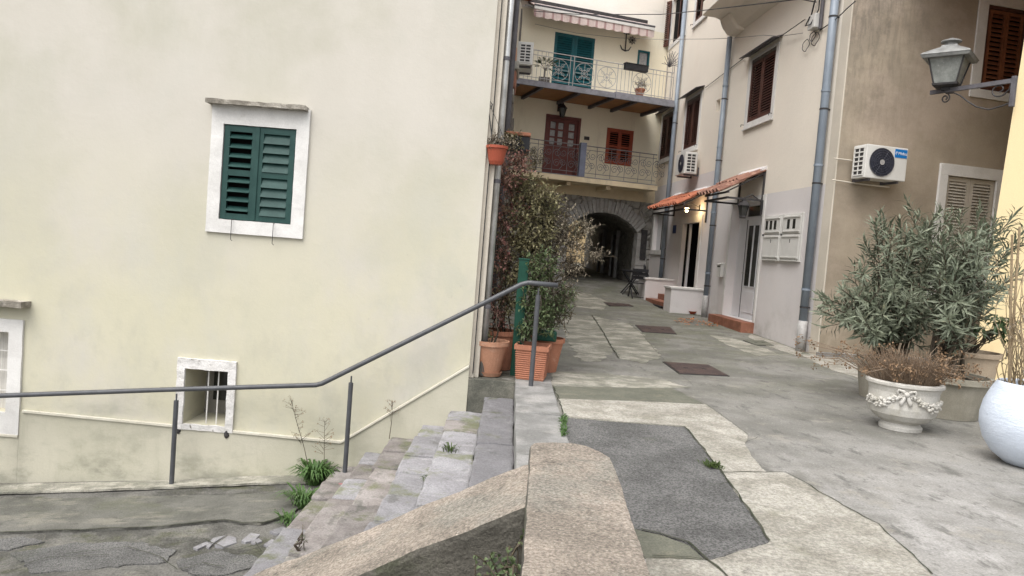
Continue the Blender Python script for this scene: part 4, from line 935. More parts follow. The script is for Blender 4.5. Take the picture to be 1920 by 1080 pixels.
# ================================================================== HOUSE OVER THE ARCHWAY
ah = thing('archway_house', 'yellow house with two balconies above a dark stone archway', 'house', FW.pt(-2.5, -1, .4))
tl_ = FW.rect([(1041, 61.4), (1116.8, 70.8), (1108.3, 163.7), (1033.6, 154.3)]); tl_ = (tl_[0], tl_[1], 6.22, tl_[3])
bd = FW.rect([(1024.8, 214.7), (1090, 221), (1081.5, 321), (1015.4, 318)]); bd = (bd[0], bd[1], 3.79, bd[3])
rs = FW.rect([(1138, 240), (1188.6, 245), (1182, 311), (1133.5, 307)])
sw_ = FW.rect([(1196.4, 94.5), (1218.5, 96), (1216, 130), (1194, 126)])
ac, hw, zs_, rise = -1.715, 1.215, 2.3, .55
rad = (rise * rise + hw * hw) / (2 * rise); zc = zs_ + rise - rad
def az(s): return zc + math.sqrt(max(0, rad * rad - (s - ac) ** 2))
wall_sheet(FW, -8, .1, 3.7, 8.8, [(*tl_, .1), (*bd, .14), (*rs, .08), (*sw_, .12)], 'plaster_far', ah)
wall_sheet(FW, -8, .1, 8.8, 12.5, [], 'plaster_top', ah, 'upper_wall')
m = MB(FW.M); NA = 20
for a, b in ((-8, ac - hw), (ac + hw, .1)): m.add([(a, 0, 0), (b, 0, 0), (b, 0, 3.3), (a, 0, 3.3)], [(0, 1, 2, 3)])
for i in range(NA):
    a = ac - hw + 2 * hw * i / NA; b = ac - hw + 2 * hw * (i + 1) / NA
    m.add([(a, 0, az(a)), (b, 0, az(b)), (b, 0, 3.3), (a, 0, 3.3)], [(0, 1, 2, 3)])
m.build('arch_wall', 'rubble', ah, normals=False)
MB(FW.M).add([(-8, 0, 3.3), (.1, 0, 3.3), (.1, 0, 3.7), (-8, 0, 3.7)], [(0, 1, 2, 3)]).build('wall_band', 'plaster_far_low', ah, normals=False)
th0 = math.asin(hw / rad); NV = 23
for i in range(NV):
    a0 = -th0 + 2 * th0 * i / NV + .006; a1 = -th0 + 2 * th0 * (i + 1) / NV - .006; ro = rad + rnd(.36, .46); ri = rad - .01
    m = MB(FW.M); m.prism([(ac + ri * math.sin(a0), zc + ri * math.cos(a0)), (ac + ri * math.sin(a1), zc + ri * math.cos(a1)), (ac + ro * math.sin(a1), zc + ro * math.cos(a1)), (ac + ro * math.sin(a0), zc + ro * math.cos(a0))], -.25, rnd(.012, .04), 'y')
    m.build('voussoir', 'arch_stone', ah, bevel=.01)
z = .55; sgn = 0
for side in (-1, 1):
    z = .4
    while z < zs_ - .05:
        h = min(rnd(.22, .34), zs_ - z); e = ac + side * hw; wq = rnd(.28, .42)
        MB(FW.M).box(min(e, e + side * wq), max(e, e + side * wq), -.25, rnd(.01, .03), z, z + h - .012).build('jamb_stone', 'arch_stone', ah, bevel=.012); z += h
# tunnel
tdir = V((-.05, 1, .028)); m = MB()
prof = [(ac + hw, .2)] + [(ac + hw, zs_ * t + .2 * (1 - t)) for t in (.35, .7)] + [(ac + hw - 2 * hw * i / 16, az(ac + hw - 2 * hw * i / 16)) for i in range(17)] + [(ac - hw, zs_ * t + .2 * (1 - t)) for t in (.7, .35, 0)]
NT = 12; ps = []
for j in range(NT + 1):
    for (s, z) in prof: ps.append(FW.pt(s, -.02, z) + tdir * (11.5 * j / NT))
kk = len(prof); m.v = ps
for j in range(NT):
    for i in range(kk - 1): m.f.append([j * kk + i, j * kk + i + 1, (j + 1) * kk + i + 1, (j + 1) * kk + i]); m.fm.append(0)
m.build('tunnel_vault', 'rubble', ah, rough=(.35, .05, 1.3), normals=False)
for d0, d1, zt in ((3.0, 4.1, 2.15), (6.0, 7.1, 2.2)):
    A, B = FW.pt(ac + hw, 0, 0) + tdir * d0, FW.pt(ac + hw, 0, 0) + tdir * d1; ang = math.atan2(B.y - A.y, B.x - A.x); PT = Plane(A, ang, -1); ln_ = (B - A).length; zz = gz(A.y)
    fr = surround(PT, (.15, ln_ - .15, zz, zt + zz - .55), (0, ln_, zz, zt + zz - .4), -.02, .12, 'arch_stone', ah, 'doorway_frame')
    MB(PT.M).box(.15, ln_ - .15, -.02, .06, zz, zt + zz - .55).build('tunnel_door', 'grey_wood', ah)
s0, z0 = FW.px(1198, 487); s1, z1 = FW.px(1209, 431)
MB(FW.M).box(max(s0, -.44), -.16, .001, .05, z0, z1).build('side_door', 'metal_dark', ah)
m = MB(FW.M); m.box(-8, .1, -9, .3, 12.5, 12.7); m.build('roof', 'roof_tile', ah)
# upper balcony
ub = MB(FW.M).box(-5.6, -2.55, .0015, 1.84, 6.17, 6.23).build('upper_balcony', 'deck_edge', ah)
MB(FW.M).box(-2.548, -.62, .0015, 1.9, 6.17, 6.25).build('deck_slab', 'deck_edge', ub)
MB(FW.M).box(-5.6, -2.55, 1.79, 1.86, 6.07, 6.169).build('edge_beam', 'deck_edge', ub)
MB(FW.M).box(-2.548, -.62, 1.83, 1.93, 6.05, 6.169).build('edge_beam', 'deck_edge', ub)
bs = [-5.5] + [FW.px(u, v, 1.85)[0] for u, v in ((1017, 163), (1088, 172), (1151, 180), (1195, 190))] + [-.75]
for s in bs: MB(FW.M).box(s - .04, s + .04, .02, 1.788, 6.03, 6.169).build('beam', 'metal_grey', ub)
for a, b in zip(bs, bs[1:]): MB(FW.M).box(a + .045, b - .045, .03, 1.785, 6.125, 6.166).build('soffit_board', 'deck_board', ub)
m = MB(FW.M)
RN = 1.8
for z, r in ((7.08, .014), (6.95, .010), (6.32, .010)): m.tube([(-5.5, RN, z), (-.66, RN, z)], r, 6)
s = -5.5
cen = [FW.px(u, v, RN)[0] for u, v in ((1048, 127), (1096, 134), (1138, 140), (1204, 151))]
while s < -.66:
    if not any(abs(s - c) < .33 for c in cen): m.tube([(s, RN, 6.25), (s, RN, 7.08)], .0075, 5)
    s += .125
for c in cen:
    for e in (-.34, .34): m.tube([(c + e, RN, 6.25), (c + e, RN, 7.08)], .010, 5)
    for rr in (.30, .10): m.tube([(c + rr * math.cos(i * math.pi / 12), RN, 6.635 + rr * math.sin(i * math.pi / 12)) for i in range(25)], .008, 5)
    for i in range(8): a = i * math.pi / 4; m.tube([(c, RN, 6.635), (c + .3 * math.cos(a), RN, 6.635 + .3 * math.sin(a))], .007, 5)
    for i in range(4): a = i * math.pi / 2 + .785; q = spiral(c + .17 * math.cos(a), 6.635 + .17 * math.sin(a), .06, .02, a, a + 7, 10); m.tube([(x, RN, y) for x, y in q], .006, 4)
m.build('railing', 'metal_rail', ub)
m = MB(FW.M)          # fan-shaped guard at the end of the balcony
for i in range(9):
    a = R_(20 + 16 * i); m.tube([(-.72, 1.55, 7.3), (-.72 + .0, 1.55 + .38 * math.cos(a), 7.3 + .42 * math.sin(a))], .007, 5)
    m.tube([(-.72, 1.55, 7.3), (-.72 + .36 * math.cos(a), 1.8, 7.3 + .42 * math.sin(a))], .007, 5)
for s in (-.9, -.72, -.66): m.tube([(s, 1.8, 6.25), (s, 1.8, 7.5)], .008, 5)
m.tube([(-1.1, 1.8, 7.3), (-.4, 1.8, 7.3)], .008, 5)
m.build('balcony_guard', 'metal_grey', ub)
mid = (tl_[0] + tl_[1]) / 2
MB(FW.M).box(tl_[0], tl_[1], -.098, -.085, *tl_[2:]).build('window_back', 'dark_void', ah)
for p0, p1 in ((tl_[0], mid), (mid, tl_[1])): shutter(FW, p0, p1, tl_[2], tl_[3], -.03, 'shutter_teal', ah, (7, 12), st=.09, tilt=35, name='door_shutter')
fr = surround(FW, (sw_[0] + .06, sw_[1] - .06, sw_[2] + .06, sw_[3] - .06), sw_, -.06, .02, 'shutter_teal', ah, 'window_frame')
MB(FW.M).box(sw_[0] + .06, sw_[1] - .06, -.05, -.04, sw_[2] + .06, sw_[3] - .06).build('pane', 'glass_pale', ah)
# lower balcony
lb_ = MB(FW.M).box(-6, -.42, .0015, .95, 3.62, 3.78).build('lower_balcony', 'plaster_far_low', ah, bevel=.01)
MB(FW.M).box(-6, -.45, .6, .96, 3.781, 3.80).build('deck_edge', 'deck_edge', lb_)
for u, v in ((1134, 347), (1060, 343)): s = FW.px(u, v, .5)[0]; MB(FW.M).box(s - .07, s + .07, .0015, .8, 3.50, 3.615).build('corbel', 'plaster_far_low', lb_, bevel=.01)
m = MB(FW.M); RN = .88
for z, r in ((4.74, .016), (4.62, .009), (3.92, .010)): m.tube([(-6, RN, z), (-.5, RN, z)], r, 6)
s = -5.9
while s < -.6:
    m.tube([(s, RN, 3.82), (s, RN, 4.74)], .008, 5)
    for zz, k in ((4.12, 1), (4.42, -1)):
        q = spiral(s + .14, zz, .13, .03, 0 if k > 0 else math.pi, (0 if k > 0 else math.pi) + k * 9.5, 18); m.tube([(x, RN, y) for x, y in q], .0075, 4)
        q = spiral(s + .34, zz + .02, .11, .03, math.pi, math.pi - k * 9.0, 16); m.tube([(x, RN, y) for x, y in q], .0075, 4)
    q = [(s + .24 + .1 * math.sin(t * 6.28), RN, 3.95 + .65 * t) for t in [i / 10 for i in range(11)]]; m.tube(q, .007, 4)
    s += .48
m.build('railing', 'rail_iron', lb_)
s = FW.px(1092, 297, .9)[0]; MB(FW.M).box(s - .095, s + .095, .80, .95, 3.801, 4.82).build('railing_post', 'post_blue', lb_, bevel=.01)
# brown glazed door
a, b, c, d = bd
MB(FW.M).box(a, b, -.138, -.10, c, d).build('door_back', 'glass_pale', ah)
surround(FW, (a + .09, b - .09, c, d - .1), bd, -.10, .03, 'door_brown', ah, 'door_frame')
dl = MB(FW.M)
dm = a + .09 + (b - a - .18) * .62
cols = [(a + .09, dm, 2), (dm, b - .09, 1)]
for p0, p1, k in cols:
    dl.box(p0, p1, -.09, -.03, c, c + 1.0)
    dl.box(p0, p1, -.09, -.03, d - .2, d - .1)
    w_ = (p1 - p0)
    for i in range(k + 1): x = p0 + (w_ - .09) * i / k; dl.box(x, x + .09, -.09, -.03, c + 1.0, d - .2)
    for i in (1, 2): zz = c + 1.0 + (d - .2 - c - 1.0) * i / 3; dl.box(p0, p1, -.09, -.032, zz - .025, zz + .025)
door = dl.build('door', 'door_brown', ah)
for p0, p1, k in cols:
    for i in range(k):
        for j in range(3):
            x0 = p0 + (p1 - p0 - .09) * i / k + .09; x1 = p0 + (p1 - p0 - .09) * (i + 1) / k; hh = (d - .2 - c - 1.0) / 3; zz = c + 1 + hh * j
            MB(FW.M).box(x0, x1, -.07, -.06, zz + .025, zz + hh - .025).build('pane', 'glass_pale', door)
mid = (rs[0] + rs[1]) / 2
MB(FW.M).box(rs[0], rs[1], -.078, -.066, *rs[2:]).build('window_back', 'dark_void', ah)
surround(FW, (rs[0] + .05, rs[1] - .05, rs[2] + .05, rs[3] - .05), rs, -.03, .025, 'shutter_red', ah, 'window_frame')
for p0, p1 in ((rs[0] + .05, mid), (mid, rs[1] - .05)): shutter(FW, p0, p1, rs[2] + .05, rs[3] - .05, -.02, 'shutter_red', ah, (6, 6), st=.06, tilt=62, sw=.028)
s, z = FW.px(1100, 259); MB(FW.M).box(s - .09, s + .09, .001, .012, z - .06, z + .05).build('number_plate', 'metal_dark', ah)
s, z = FW.px(1055, 205, .3); lantern(FW, s, .3, z, 1.3, 'dark wall lantern above the brown balcony door')
# awning
t = thing('awning', 'half rolled pink striped awning above the teal balcony shutters', 'awning', FW.pt(-2.9, .3, 8.4))
s0, s1 = -4.85, -.85
m = MB(FW.M); m.prism([(.05, 8.98), (.62, 8.72), (.62, 8.70), (.05, 8.95)], s0, s1, 'x'); m.build('fabric', 'awning_pink', t)
MB(FW.M).box(s0, s1, .56, .66, 8.60, 8.69).build('front_bar', 'ac_white', t, bevel=.01)
MB(FW.M).box(s0, s1, .0015, .12, 8.93, 9.06).build('cassette', 'metal_dark', t, bevel=.01)
MB(FW.M).tube([(s0, .64, 8.72), (s1, .64, 8.72)], .035, 8).build('roller', 'metal_grey', t)
m = MB(FW.M); n_ = 56
for i in range(n_):
    a = s0 + (s1 - s0) * i / n_; b = s0 + (s1 - s0) * (i + 1) / n_; m.mi = 1 if i % 4 == 0 else 0
    f0 = 8.40 - .035 * abs(math.sin(i * math.pi / 4)); f1 = 8.40 - .035 * abs(math.sin((i + 1) * math.pi / 4)); y0 = .64 + .012 * math.sin(i * 1.1); y1 = .64 + .012 * math.sin((i + 1) * 1.1)
    m.add([(a, .635, 8.61), (b, .635, 8.61), (b, y1, f1), (a, y0, f0)], [(0, 1, 2, 3)])
m.build('valance', ['awning_pink', 'awning_stripe'], t, normals=False)
for s in (s0 + .3, s1 - .3): MB(FW.M).tube([(s, .08, 8.9), (s - .5, .35, 8.75), (s, .6, 8.66)], .018, 6).build('arm', 'metal_rail', t)
# anchor and ship's wheel on the wall
s, z = FW.px(1173, 78); t = thing('anchor', 'dark iron anchor ornament on the wall under the awning', 'ornament', FW.pt(s, .02, z - .3))
MB(FW.M).tube([(s, .03, z + .32), (s, .03, z - .28)], .018, 6).build('shank', 'metal_dark', t)
MB(FW.M).tube([(s - .19, .03, z - .14), (s - .12, .03, z - .26), (s, .03, z - .30), (s + .12, .03, z - .26), (s + .19, .03, z - .14)], [.012, .02, .022, .02, .012], 6).build('flukes', 'metal_dark', t)
MB(FW.M).tube([(s - .1, .03, z + .24), (s + .1, .03, z + .24)], .012, 6).build('stock', 'metal_dark', t)
s, z = FW.px(1185, 76); t = thing('ship_wheel', "small ship's wheel ornament beside the anchor", 'ornament', FW.pt(s, .02, z - .12))
m = MB(FW.M)
for rr in (.09, .03): m.tube([(s + rr * math.cos(i * math.pi / 10), .03, z + rr * math.sin(i * math.pi / 10)) for i in range(21)], .011, 5)
m.build('rim', 'metal_dark', t); m = MB(FW.M)
for i in range(8): a = i * math.pi / 4; m.tube([(s, .03, z), (s + .14 * math.cos(a), .03, z + .14 * math.sin(a))], .009, 5)
m.build('spokes', 'metal_dark', t)

# house seen through the tunnel
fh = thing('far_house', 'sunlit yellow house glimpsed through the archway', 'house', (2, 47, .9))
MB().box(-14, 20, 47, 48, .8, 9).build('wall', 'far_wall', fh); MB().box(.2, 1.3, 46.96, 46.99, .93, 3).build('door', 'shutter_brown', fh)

# ================================================================== YELLOW CORNER HOUSE ON THE RIGHT
yh = thing('golden_house', 'golden yellow house corner at the right edge carrying the street lamp', 'house', (8, 12, 0))
eb = atY(1858, 470, 10.4).x; et = atY(1909, 146, 10.4)
ksl = (et.x - eb) / (et.z - atY(1858, 470, 10.4).z)
zb0 = atY(1858, 470, 10.4).z
m = MB(); f = lambda z: eb + ksl * (z - zb0)
m.add([(f(-.2), 10.4, -.2), (14, 10.9, -.2), (14, 16, -.2), (f(-.2) + 2.6, 12.3, -.2), (f(7), 10.4, 7), (14, 10.9, 7), (14, 16, 7), (f(7) + 2.6, 12.3, 7)],
      [(0, 1, 5, 4), (1, 2, 6, 5), (2, 3, 7, 6), (3, 0, 4, 7), (4, 5, 6, 7)])
m.build('wall', 'plaster_gold', yh)
m = MB(); m.prism([(6.2, 7), (14, 7), (10, 8.5)], 10.1, 16, 'y'); m.build('roof', 'roof_tile', yh)

# ================================================================== STREET LAMP
lt = thing('street_lamp', 'old grey street lantern on a scrolled iron bracket at the golden wall', 'street lamp', (6.6, 10.4, 3.9))
ZA = 4.27
A = V((*atZ(1902, 151, ZA).xy, ZA)); B = V((*atZ(1745, 174, ZA).xy, ZA)); zarm = ZA
LC = A.lerp(B, .80)
dxy = (B - A).normalized()
m = MB(); sx = V((-dxy.y, dxy.x, 0)) * .022; up = V((0, 0, .03))
m.add([A - sx - up, A + sx - up, A + sx + up, A - sx + up, B - sx - up, B + sx - up, B + sx + up, B - sx + up], [(0, 1, 2, 3), (4, 7, 6, 5), (0, 4, 5, 1), (1, 5, 6, 2), (2, 6, 7, 3), (3, 7, 4, 0)])
m.build('arm', 'metal_grey', lt)
MB(Matrix.Translation((A.x, A.y, 0)) @ rotm('Z', math.atan2(dxy.y, dxy.x))).box(-.03, .03, -.03, .03, zarm - .36, zarm + .06).build('wall_plate', 'metal_grey', lt, bevel=.01)
def arm(t, dz): p = A.lerp(B, t); return V((p.x, p.y, p.z + dz))
m = MB()
m.tube([arm(t, dz) for t, dz in ((.02, -.30), (.10, -.33), (.25, -.36), (.40, -.30), (.52, -.20), (.62, -.10), (.70, -.05), (.78, -.045))], .011, 6)
q = spiral(.80, -.115, .075, .02, math.pi / 2, math.pi / 2 + 9, 22); m.tube([arm(x + (x - .80) * -.2, y) for x, y in q], .010, 6)
q = spiral(.16, -.10, .10, .03, -2.4, 4.5, 20); m.tube([arm(x, y) for x, y in q], .010, 6)
m.tube([arm(.12, -.19), arm(.05, -.12), arm(.03, -.03)], .010, 6)
m.build('scroll', 'metal_dark', lt)
c = V((LC.x, LC.y, zarm + .035)); hq = 1.0
def sq(prof, mat, name, parent=lt): 
    m = MB(Matrix.Translation(c) @ rotm('Z', R_(-41)) @ Matrix.Scale(1.12, 4)); vs = []; fs = []
    for r, z in prof: vs += [(-r, -r, z), (r, -r, z), (r, r, z), (-r, r, z)]
    for i in range(len(prof) - 1):
        for k in range(4): fs.append((4 * i + k, 4 * i + (k + 1) % 4, 4 * i + 4 + (k + 1) % 4, 4 * i + 4 + k))
    fs += [(3, 2, 1, 0), tuple(range(4 * len(prof) - 4, 4 * len(prof)))]
    m.add(vs, fs); return m.build(name, mat, parent)
sq([(.05, -.035), (.05, .0), (.145, .02), (.15, .045), (.13, .05)], 'metal_dark', 'base')
sq([(.125, .051), (.205, .40)], 'glass_lamp', 'glass')
Mr = Matrix.Translation(c) @ rotm('Z', R_(-41)) @ Matrix.Scale(1.12, 4)
for sx_, sy_ in ((-1, -1), (1, -1), (1, 1), (-1, 1)): MB(Mr).tube([(sx_ * .132, sy_ * .132, .045), (sx_ * .212, sy_ * .212, .402)], .012, 4).build('corner_bar', 'metal_dark', lt)
sq([(.27, .36), (.285, .395), (.292, .40), (.27, .425), (.17, .485), (.10, .525), (.09, .55)], 'lamp_zinc', 'roof')
MB().lathe([(.08, .54), (.075, .585), (.125, .60), (.12, .615), (.05, .64), (.02, .655), (.001, .66)], V((0, 0, 0)), 20, M=Mr).build('finial', 'lamp_zinc', lt, smooth=False)

# ================================================================== POTS BY THE STAIRS
def pot(name, x, y, z0, r0, r1, h, mat, label, cat='plant pot', rim=.05, n=28, saucer=False):
    t = thing(name, label, cat, (x, y, z0)); c = (x, y, z0)
    zb_ = .03 if saucer else 0
    MB().lathe([(r0, zb_), (r0 + (r1 - r0) * .5, h * .5), (r1 * .97, h - rim), (r1 * 1.06, h - rim), (r1 * 1.07, h), (r1 * .97, h), (r1 * .93, h - rim), (r0 * .9, .08)], c, n).build('pot', mat, t, smooth=False, bevel=0)
    if saucer: MB().lathe([(r0 * 1.06, .0), (r0 * 1.22, .045), (r0 * 1.15, .045), (r0 * 1.0, .029)], c, n).build('saucer', mat, t)
    MB().lathe([(r1 * .94, h - .05), (.01, h - .035)], c, n, cap=False).build('soil', 'soil', t)
    return t
pot('terracotta_pot', -.185, 8.10, .012, .125, .195, .385, 'terracotta_pale', 'round pale terracotta pot on a saucer beside the zinc pipe', saucer=True)
pot('terracotta_pot', -.10, 8.62, .012, .16, .21, .45, 'terracotta', 'orange terracotta pot half hidden behind the round pale pot')
pc = gnd(1036, 655)
pot('terracotta_pot', .47, 8.75, .004, .13, .195, .40, 'terracotta', 'round terracotta pot behind the ribbed square planter')
t = thing('ribbed_planter', 'square ribbed terracotta planter at the foot of the last handrail post', 'planter', (.28, 8.06, .016))
Mp = Matrix.Translation((.285, 8.08, .02)) @ rotm('Z', R_(-8)); m = MB(Mp)
vs = []
for r, z in ((.148, 0), (.168, .32), (.185, .322), (.187, .375), (.168, .375), (.16, .3)): vs += [(-r, -r, z), (r, -r, z), (r, r, z), (-r, r, z)]
m.add(vs, [(4 * i + k, 4 * i + (k + 1) % 4, 4 * i + 4 + (k + 1) % 4, 4 * i + 4 + k) for i in range(5) for k in range(4)] + [(3, 2, 1, 0)])
body = m.build('pot', 'terracotta', t)
for i in range(13):
    z = .02 + .0228 * i; r = .148 + .02 * z / .32 + .003; m = MB(Mp)
    for k in range(4): m.tube([(-r, -r, z), (r, -r, z)], .0062, 5, M=rotm('Z', k * math.pi / 2))
    m.build('rib', 'terracotta', body)
m = MB(Mp); m.add([(-.16, -.16, .33), (.16, -.16, .33), (.16, .16, .33), (-.16, .16, .33)], [(0, 1, 2, 3)]); m.build('soil', 'soil', t, normals=False)
# green metal post
gp = thing('green_post', 'dark green square metal post between the terracotta pots', 'post', (.105, 8.25, 0))
MB().box(.055, .165, 8.2, 8.31, .004, 1.30).build('shaft', 'post_green', gp, bevel=.008)
MB().box(.048, .172, 8.193, 8.317, 1.301, 1.32).build('cap', 'post_green', gp, bevel=.004)
gb = tag(MB().box(.30, .55, 8.35, 8.5, .4, .52).build('green_crate', 'post_green', base=(.42, 8.42, .4), bevel=.02), 'small green box among the leaves behind the ribbed planter', 'box')
# hanging pots on the corner
hp = atY(931, 292, 7.86)
t = thing('hanging_pot', 'red brown plastic pot hanging at the corner of the yellow house', 'plant pot', (hp.x, hp.y, hp.z - .1))
MB().lathe([(.065, -.095), (.08, -.06), (.105, .07), (.118, .072), (.118, .10), (.105, .10), (.10, .06)], hp, 24).build('pot', 'plastic_terracotta', t, smooth=False)
MB().lathe([(.104, .07), (.01, .075)], hp, 20, cap=False).build('soil', 'soil', t)
m = MB(); hk = atY(918, 195, 7.86)
m.tube([hp + V((-.05, 0, .1)), V((hp.x - .085, 7.86, hp.z + .3)), hk + V((-.02, 0, 0)), hk + V((0, 0, .03)), hk + V((.03, 0, 0)), hk + V((.015, 0, -.05))], .006, 6)
m.tube([hp + V((.11, 0, .09)), V((hp.x - .02, 7.86, hp.z + .35)), hk], .003, 5); m.build('hook', 'metal_dark', t)
dp = atY(973, 268, 9.0)
t = thing('hanging_planter', 'dark planter with a terracotta tray on its top beside the hanging pot', 'planter', (dp.x, dp.y, dp.z - .1))
MB().box(dp.x - .16, dp.x + .13, 8.9, 9.35, dp.z - .11, dp.z + .07).build('box', 'plastic_black', t, bevel=.02)
MB().box(dp.x - .17, dp.x + .135, 8.88, 9.37, dp.z + .071, dp.z + .115).build('tray', 'terracotta', t, bevel=.012)
MB().box(-.386, dp.x - .1, 9.0, 9.05, dp.z - .05, dp.z).build('bracket', 'metal_dark', t)

# ---- climbing plants
def plant(name, label, cat, base, blobs, leafmat, ll, lw, stems=(), leaves=7, tl=.2, stemmat='stem', upb=.25, r0=.012, spread=.8):
    t = thing(name, label, cat, base); fm, sm = MB(), MB()
    for a, b in stems:
        pts = branch(sm, a, b, r0, r0 * .35, .07)
    for bl in blobs:
        c_, rad_, cnt = bl[:3]; twigs(fm, sm, c_, rad_, cnt, leaves, ll, lw, tl, upb, spread=spread)
        sm_c = V(c_)
        # link each clump to the base so that nothing floats
        if stems:
            near = min((p for a, b in stems for p in (V(a), V(b), V(a).lerp(V(b), .5))), key=lambda q: (q - sm_c).length); branch(sm, near, sm_c, .006, .003, .05, 5)
    sm.build('stems', stemmat, t, smooth=True, normals=False)
    stuff(fm.build('foliage', leafmat, t, normals=False))
    return t
def P8(u, v, Y): return atY(u, v, Y)
plant('climbing_plant', 'reddish climbing plant up the zinc pipe below the hanging pot', 'climbing plant', (-.10, 8.62, .43),
      [(P8(958, 330, 8.55), (.17, .2, .17), 52), (P8(952, 395, 8.6), (.22, .2, .25), 62), (P8(940, 480, 8.6), (.16, .2, .3), 50), (P8(930, 555, 8.6), (.13, .16, .26), 34), (P8(938, 600, 8.6), (.12, .12, .12), 22), (P8(975, 300, 8.7), (.12, .12, .11), 26)],
      'leaf_red', .06, .027, [((-.10, 8.62, .43), P8(932, 480, 8.6)), (P8(932, 480, 8.6), P8(952, 330, 8.55)), ((-.06, 8.62, .43), P8(945, 400, 8.65))], 7, .2)
plant('climbing_plant', 'green climbing shrub filling the space above the green post', 'climbing plant', (.12, 8.75, 0),
      [(P8(1000, 375, 8.7), (.30, .3, .22), 110), (P8(985, 430, 8.7), (.30, .3, .25), 120), (P8(975, 500, 8.7), (.25, .3, .28), 105), (P8(1020, 400, 8.75), (.22, .22, .22), 70), (P8(985, 345, 8.7), (.18, .2, .12), 50), (P8(955, 560, 8.7), (.16, .2, .25), 60), (P8(1005, 455, 8.7), (.22, .25, .2), 80)],
      'leaf_olive', .058, .03, [((.12, 8.75, 0), P8(985, 500, 8.7)), (P8(985, 500, 8.7), P8(1000, 375, 8.7)), ((.16, 8.75, 0), P8(1020, 400, 8.75)), ((.06, 8.75, 0), P8(965, 450, 8.7)), ((.06, 8.75, 0), P8(950, 570, 8.7))], 7, .2)
plant('leafy_shrub', 'dark leafy shrub growing from the ribbed square planter', 'shrub', (.285, 8.08, .35),
      [(P8(1002, 560, 8.2), (.15, .15, .26), 75), (P8(985, 620, 8.1), (.08, .1, .10), 22), (P8(1015, 600, 8.15), (.15, .15, .18), 50), (P8(1015, 500, 8.25), (.16, .14, .2), 50)],
      'leaf_dark', .062, .03, [((.285, 8.08, .34), P8(1005, 520, 8.15)), ((.25, 8.08, .34), P8(988, 600, 8.1)), ((.31, 8.08, .34), P8(1012, 590, 8.15))], 8, .18)
plant('twiggy_shrub', 'twiggy grey green shrub with stray branches in front of the archway', 'shrub', (.47, 8.75, .36),
      [(P8(1038, 470, 8.8), (.30, .26, .34), 150), (P8(1032, 545, 8.8), (.27, .22, .24), 95), (P8(1030, 400, 8.8), (.24, .2, .18), 55), (P8(1066, 440, 8.8), (.2, .2, .14), 55), (P8(1094, 428, 8.8), (.14, .12, .09), 34), (P8(1112, 480, 8.8), (.14, .10, .045), 18), (P8(1076, 500, 8.8), (.15, .12, .14), 34), (P8(1045, 590, 8.75), (.2, .16, .13), 40), (P8(1085, 460, 8.8), (.12, .1, .07), 16)],
      'leaf_grey', .046, .022, [((.47, 8.75, .36), P8(1030, 470, 8.8)), (P8(1035, 520, 8.8), P8(1060, 440, 8.8)), (P8(1060, 440, 8.8), P8(1095, 425, 8.8)), (P8(1035, 530, 8.8), P8(1125, 474, 8.8)), ((.47, 8.75, .36), P8(1045, 590, 8.75)), ((.44, 8.75, .36), P8(1030, 400, 8.8))], 7, .22, spread=.75)
plant('olive_shrub', 'small narrow leaved shrub in the round terracotta pot near the alley', 'shrub', (.47, 8.75, .37),
      [(P8(1040, 575, 8.6), (.2, .16, .15), 50), (P8(1060, 548, 8.6), (.12, .1, .08), 16), (P8(1025, 600, 8.6), (.13, .12, .1), 24)], 'leaf_dark', .062, .016, [((.47, 8.75, .37), P8(1042, 560, 8.6)), ((.45, 8.75, .37), P8(1025, 590, 8.6))], 9, .2)
plant('potted_plant', 'small sprig growing from the round pale terracotta pot', 'plant', (-.185, 8.10, .36),
      [(P8(908, 630, 8.05), (.06, .06, .07), 12), (P8(884, 642, 8.0), (.07, .04, .02), 4)], 'leaf_dark', .045, .02, [((-.185, 8.1, .36), P8(908, 622, 8.05)), ((-.2, 8.1, .36), P8(886, 642, 8.02)), ((-.15, 8.1, .36), P8(932, 585, 8.1))], 5, .10)
plant('trailing_plant', 'straggly trailing plant in the red brown hanging pot', 'plant', hp + V((0, 0, .07)),
      [(hp + V((0, 0, .16)), (.12, .08, .07), 22), (hp + V((.13, .05, .15)), (.10, .08, .06), 14)], 'leaf_grey', .035, .016, [(hp + V((0, 0, .07)), hp + V((0, 0, .2))), (hp + V((0, 0, .07)), hp + V((.13, .05, .15)))], 6, .14)
plant('trailing_plant', 'green and white leaves spilling from the dark hanging planter', 'plant', dp + V((-.06, 0, .05)),
      [(dp + V((-.10, -.15, -.02)), (.16, .1, .12), 26), (dp + V((-.18, -.1, .08)), (.08, .08, .06), 12)], 'leaf_olive', .045, .024, [(dp + V((-.06, -.1, .0)), dp + V((-.14, -.15, -.04)))], 6, .14)

# ================================================================== URN AND POTS ON THE RIGHT
ux, uy, US = 3.80, 7.02, .88
urn = thing('garden_urn', 'pale stone urn with moulded bow and flower garland', 'urn', (ux, uy, 0))
prof = [(.21, 0), (.215, .035), (.20, .05), (.185, .075), (.20, .085), (.27, .12), (.325, .18), (.345, .25), (.345, .33), (.345, .42), (.36, .47), (.385, .49), (.385, .515), (.36, .53), (.33, .515), (.31, .45)]
prof = [(r * US, z * US) for r, z in prof]
MB().lathe(prof, (ux, uy, 0), 64).build('bowl', 'urn_stone', urn, smooth=False)
MB().lathe([(.325 * US, .47 * US), (.01, .49 * US)], (ux, uy, 0), 32, cap=False).build('soil', 'soil', urn)
fa = math.atan2(-uy, -ux) + R_(5)      # the bow faces the camera
def on(a, z, e=.0):
    r = .352 * US + e; return V((ux + r * math.cos(fa + a), uy + r * math.sin(fa + a), z * US))
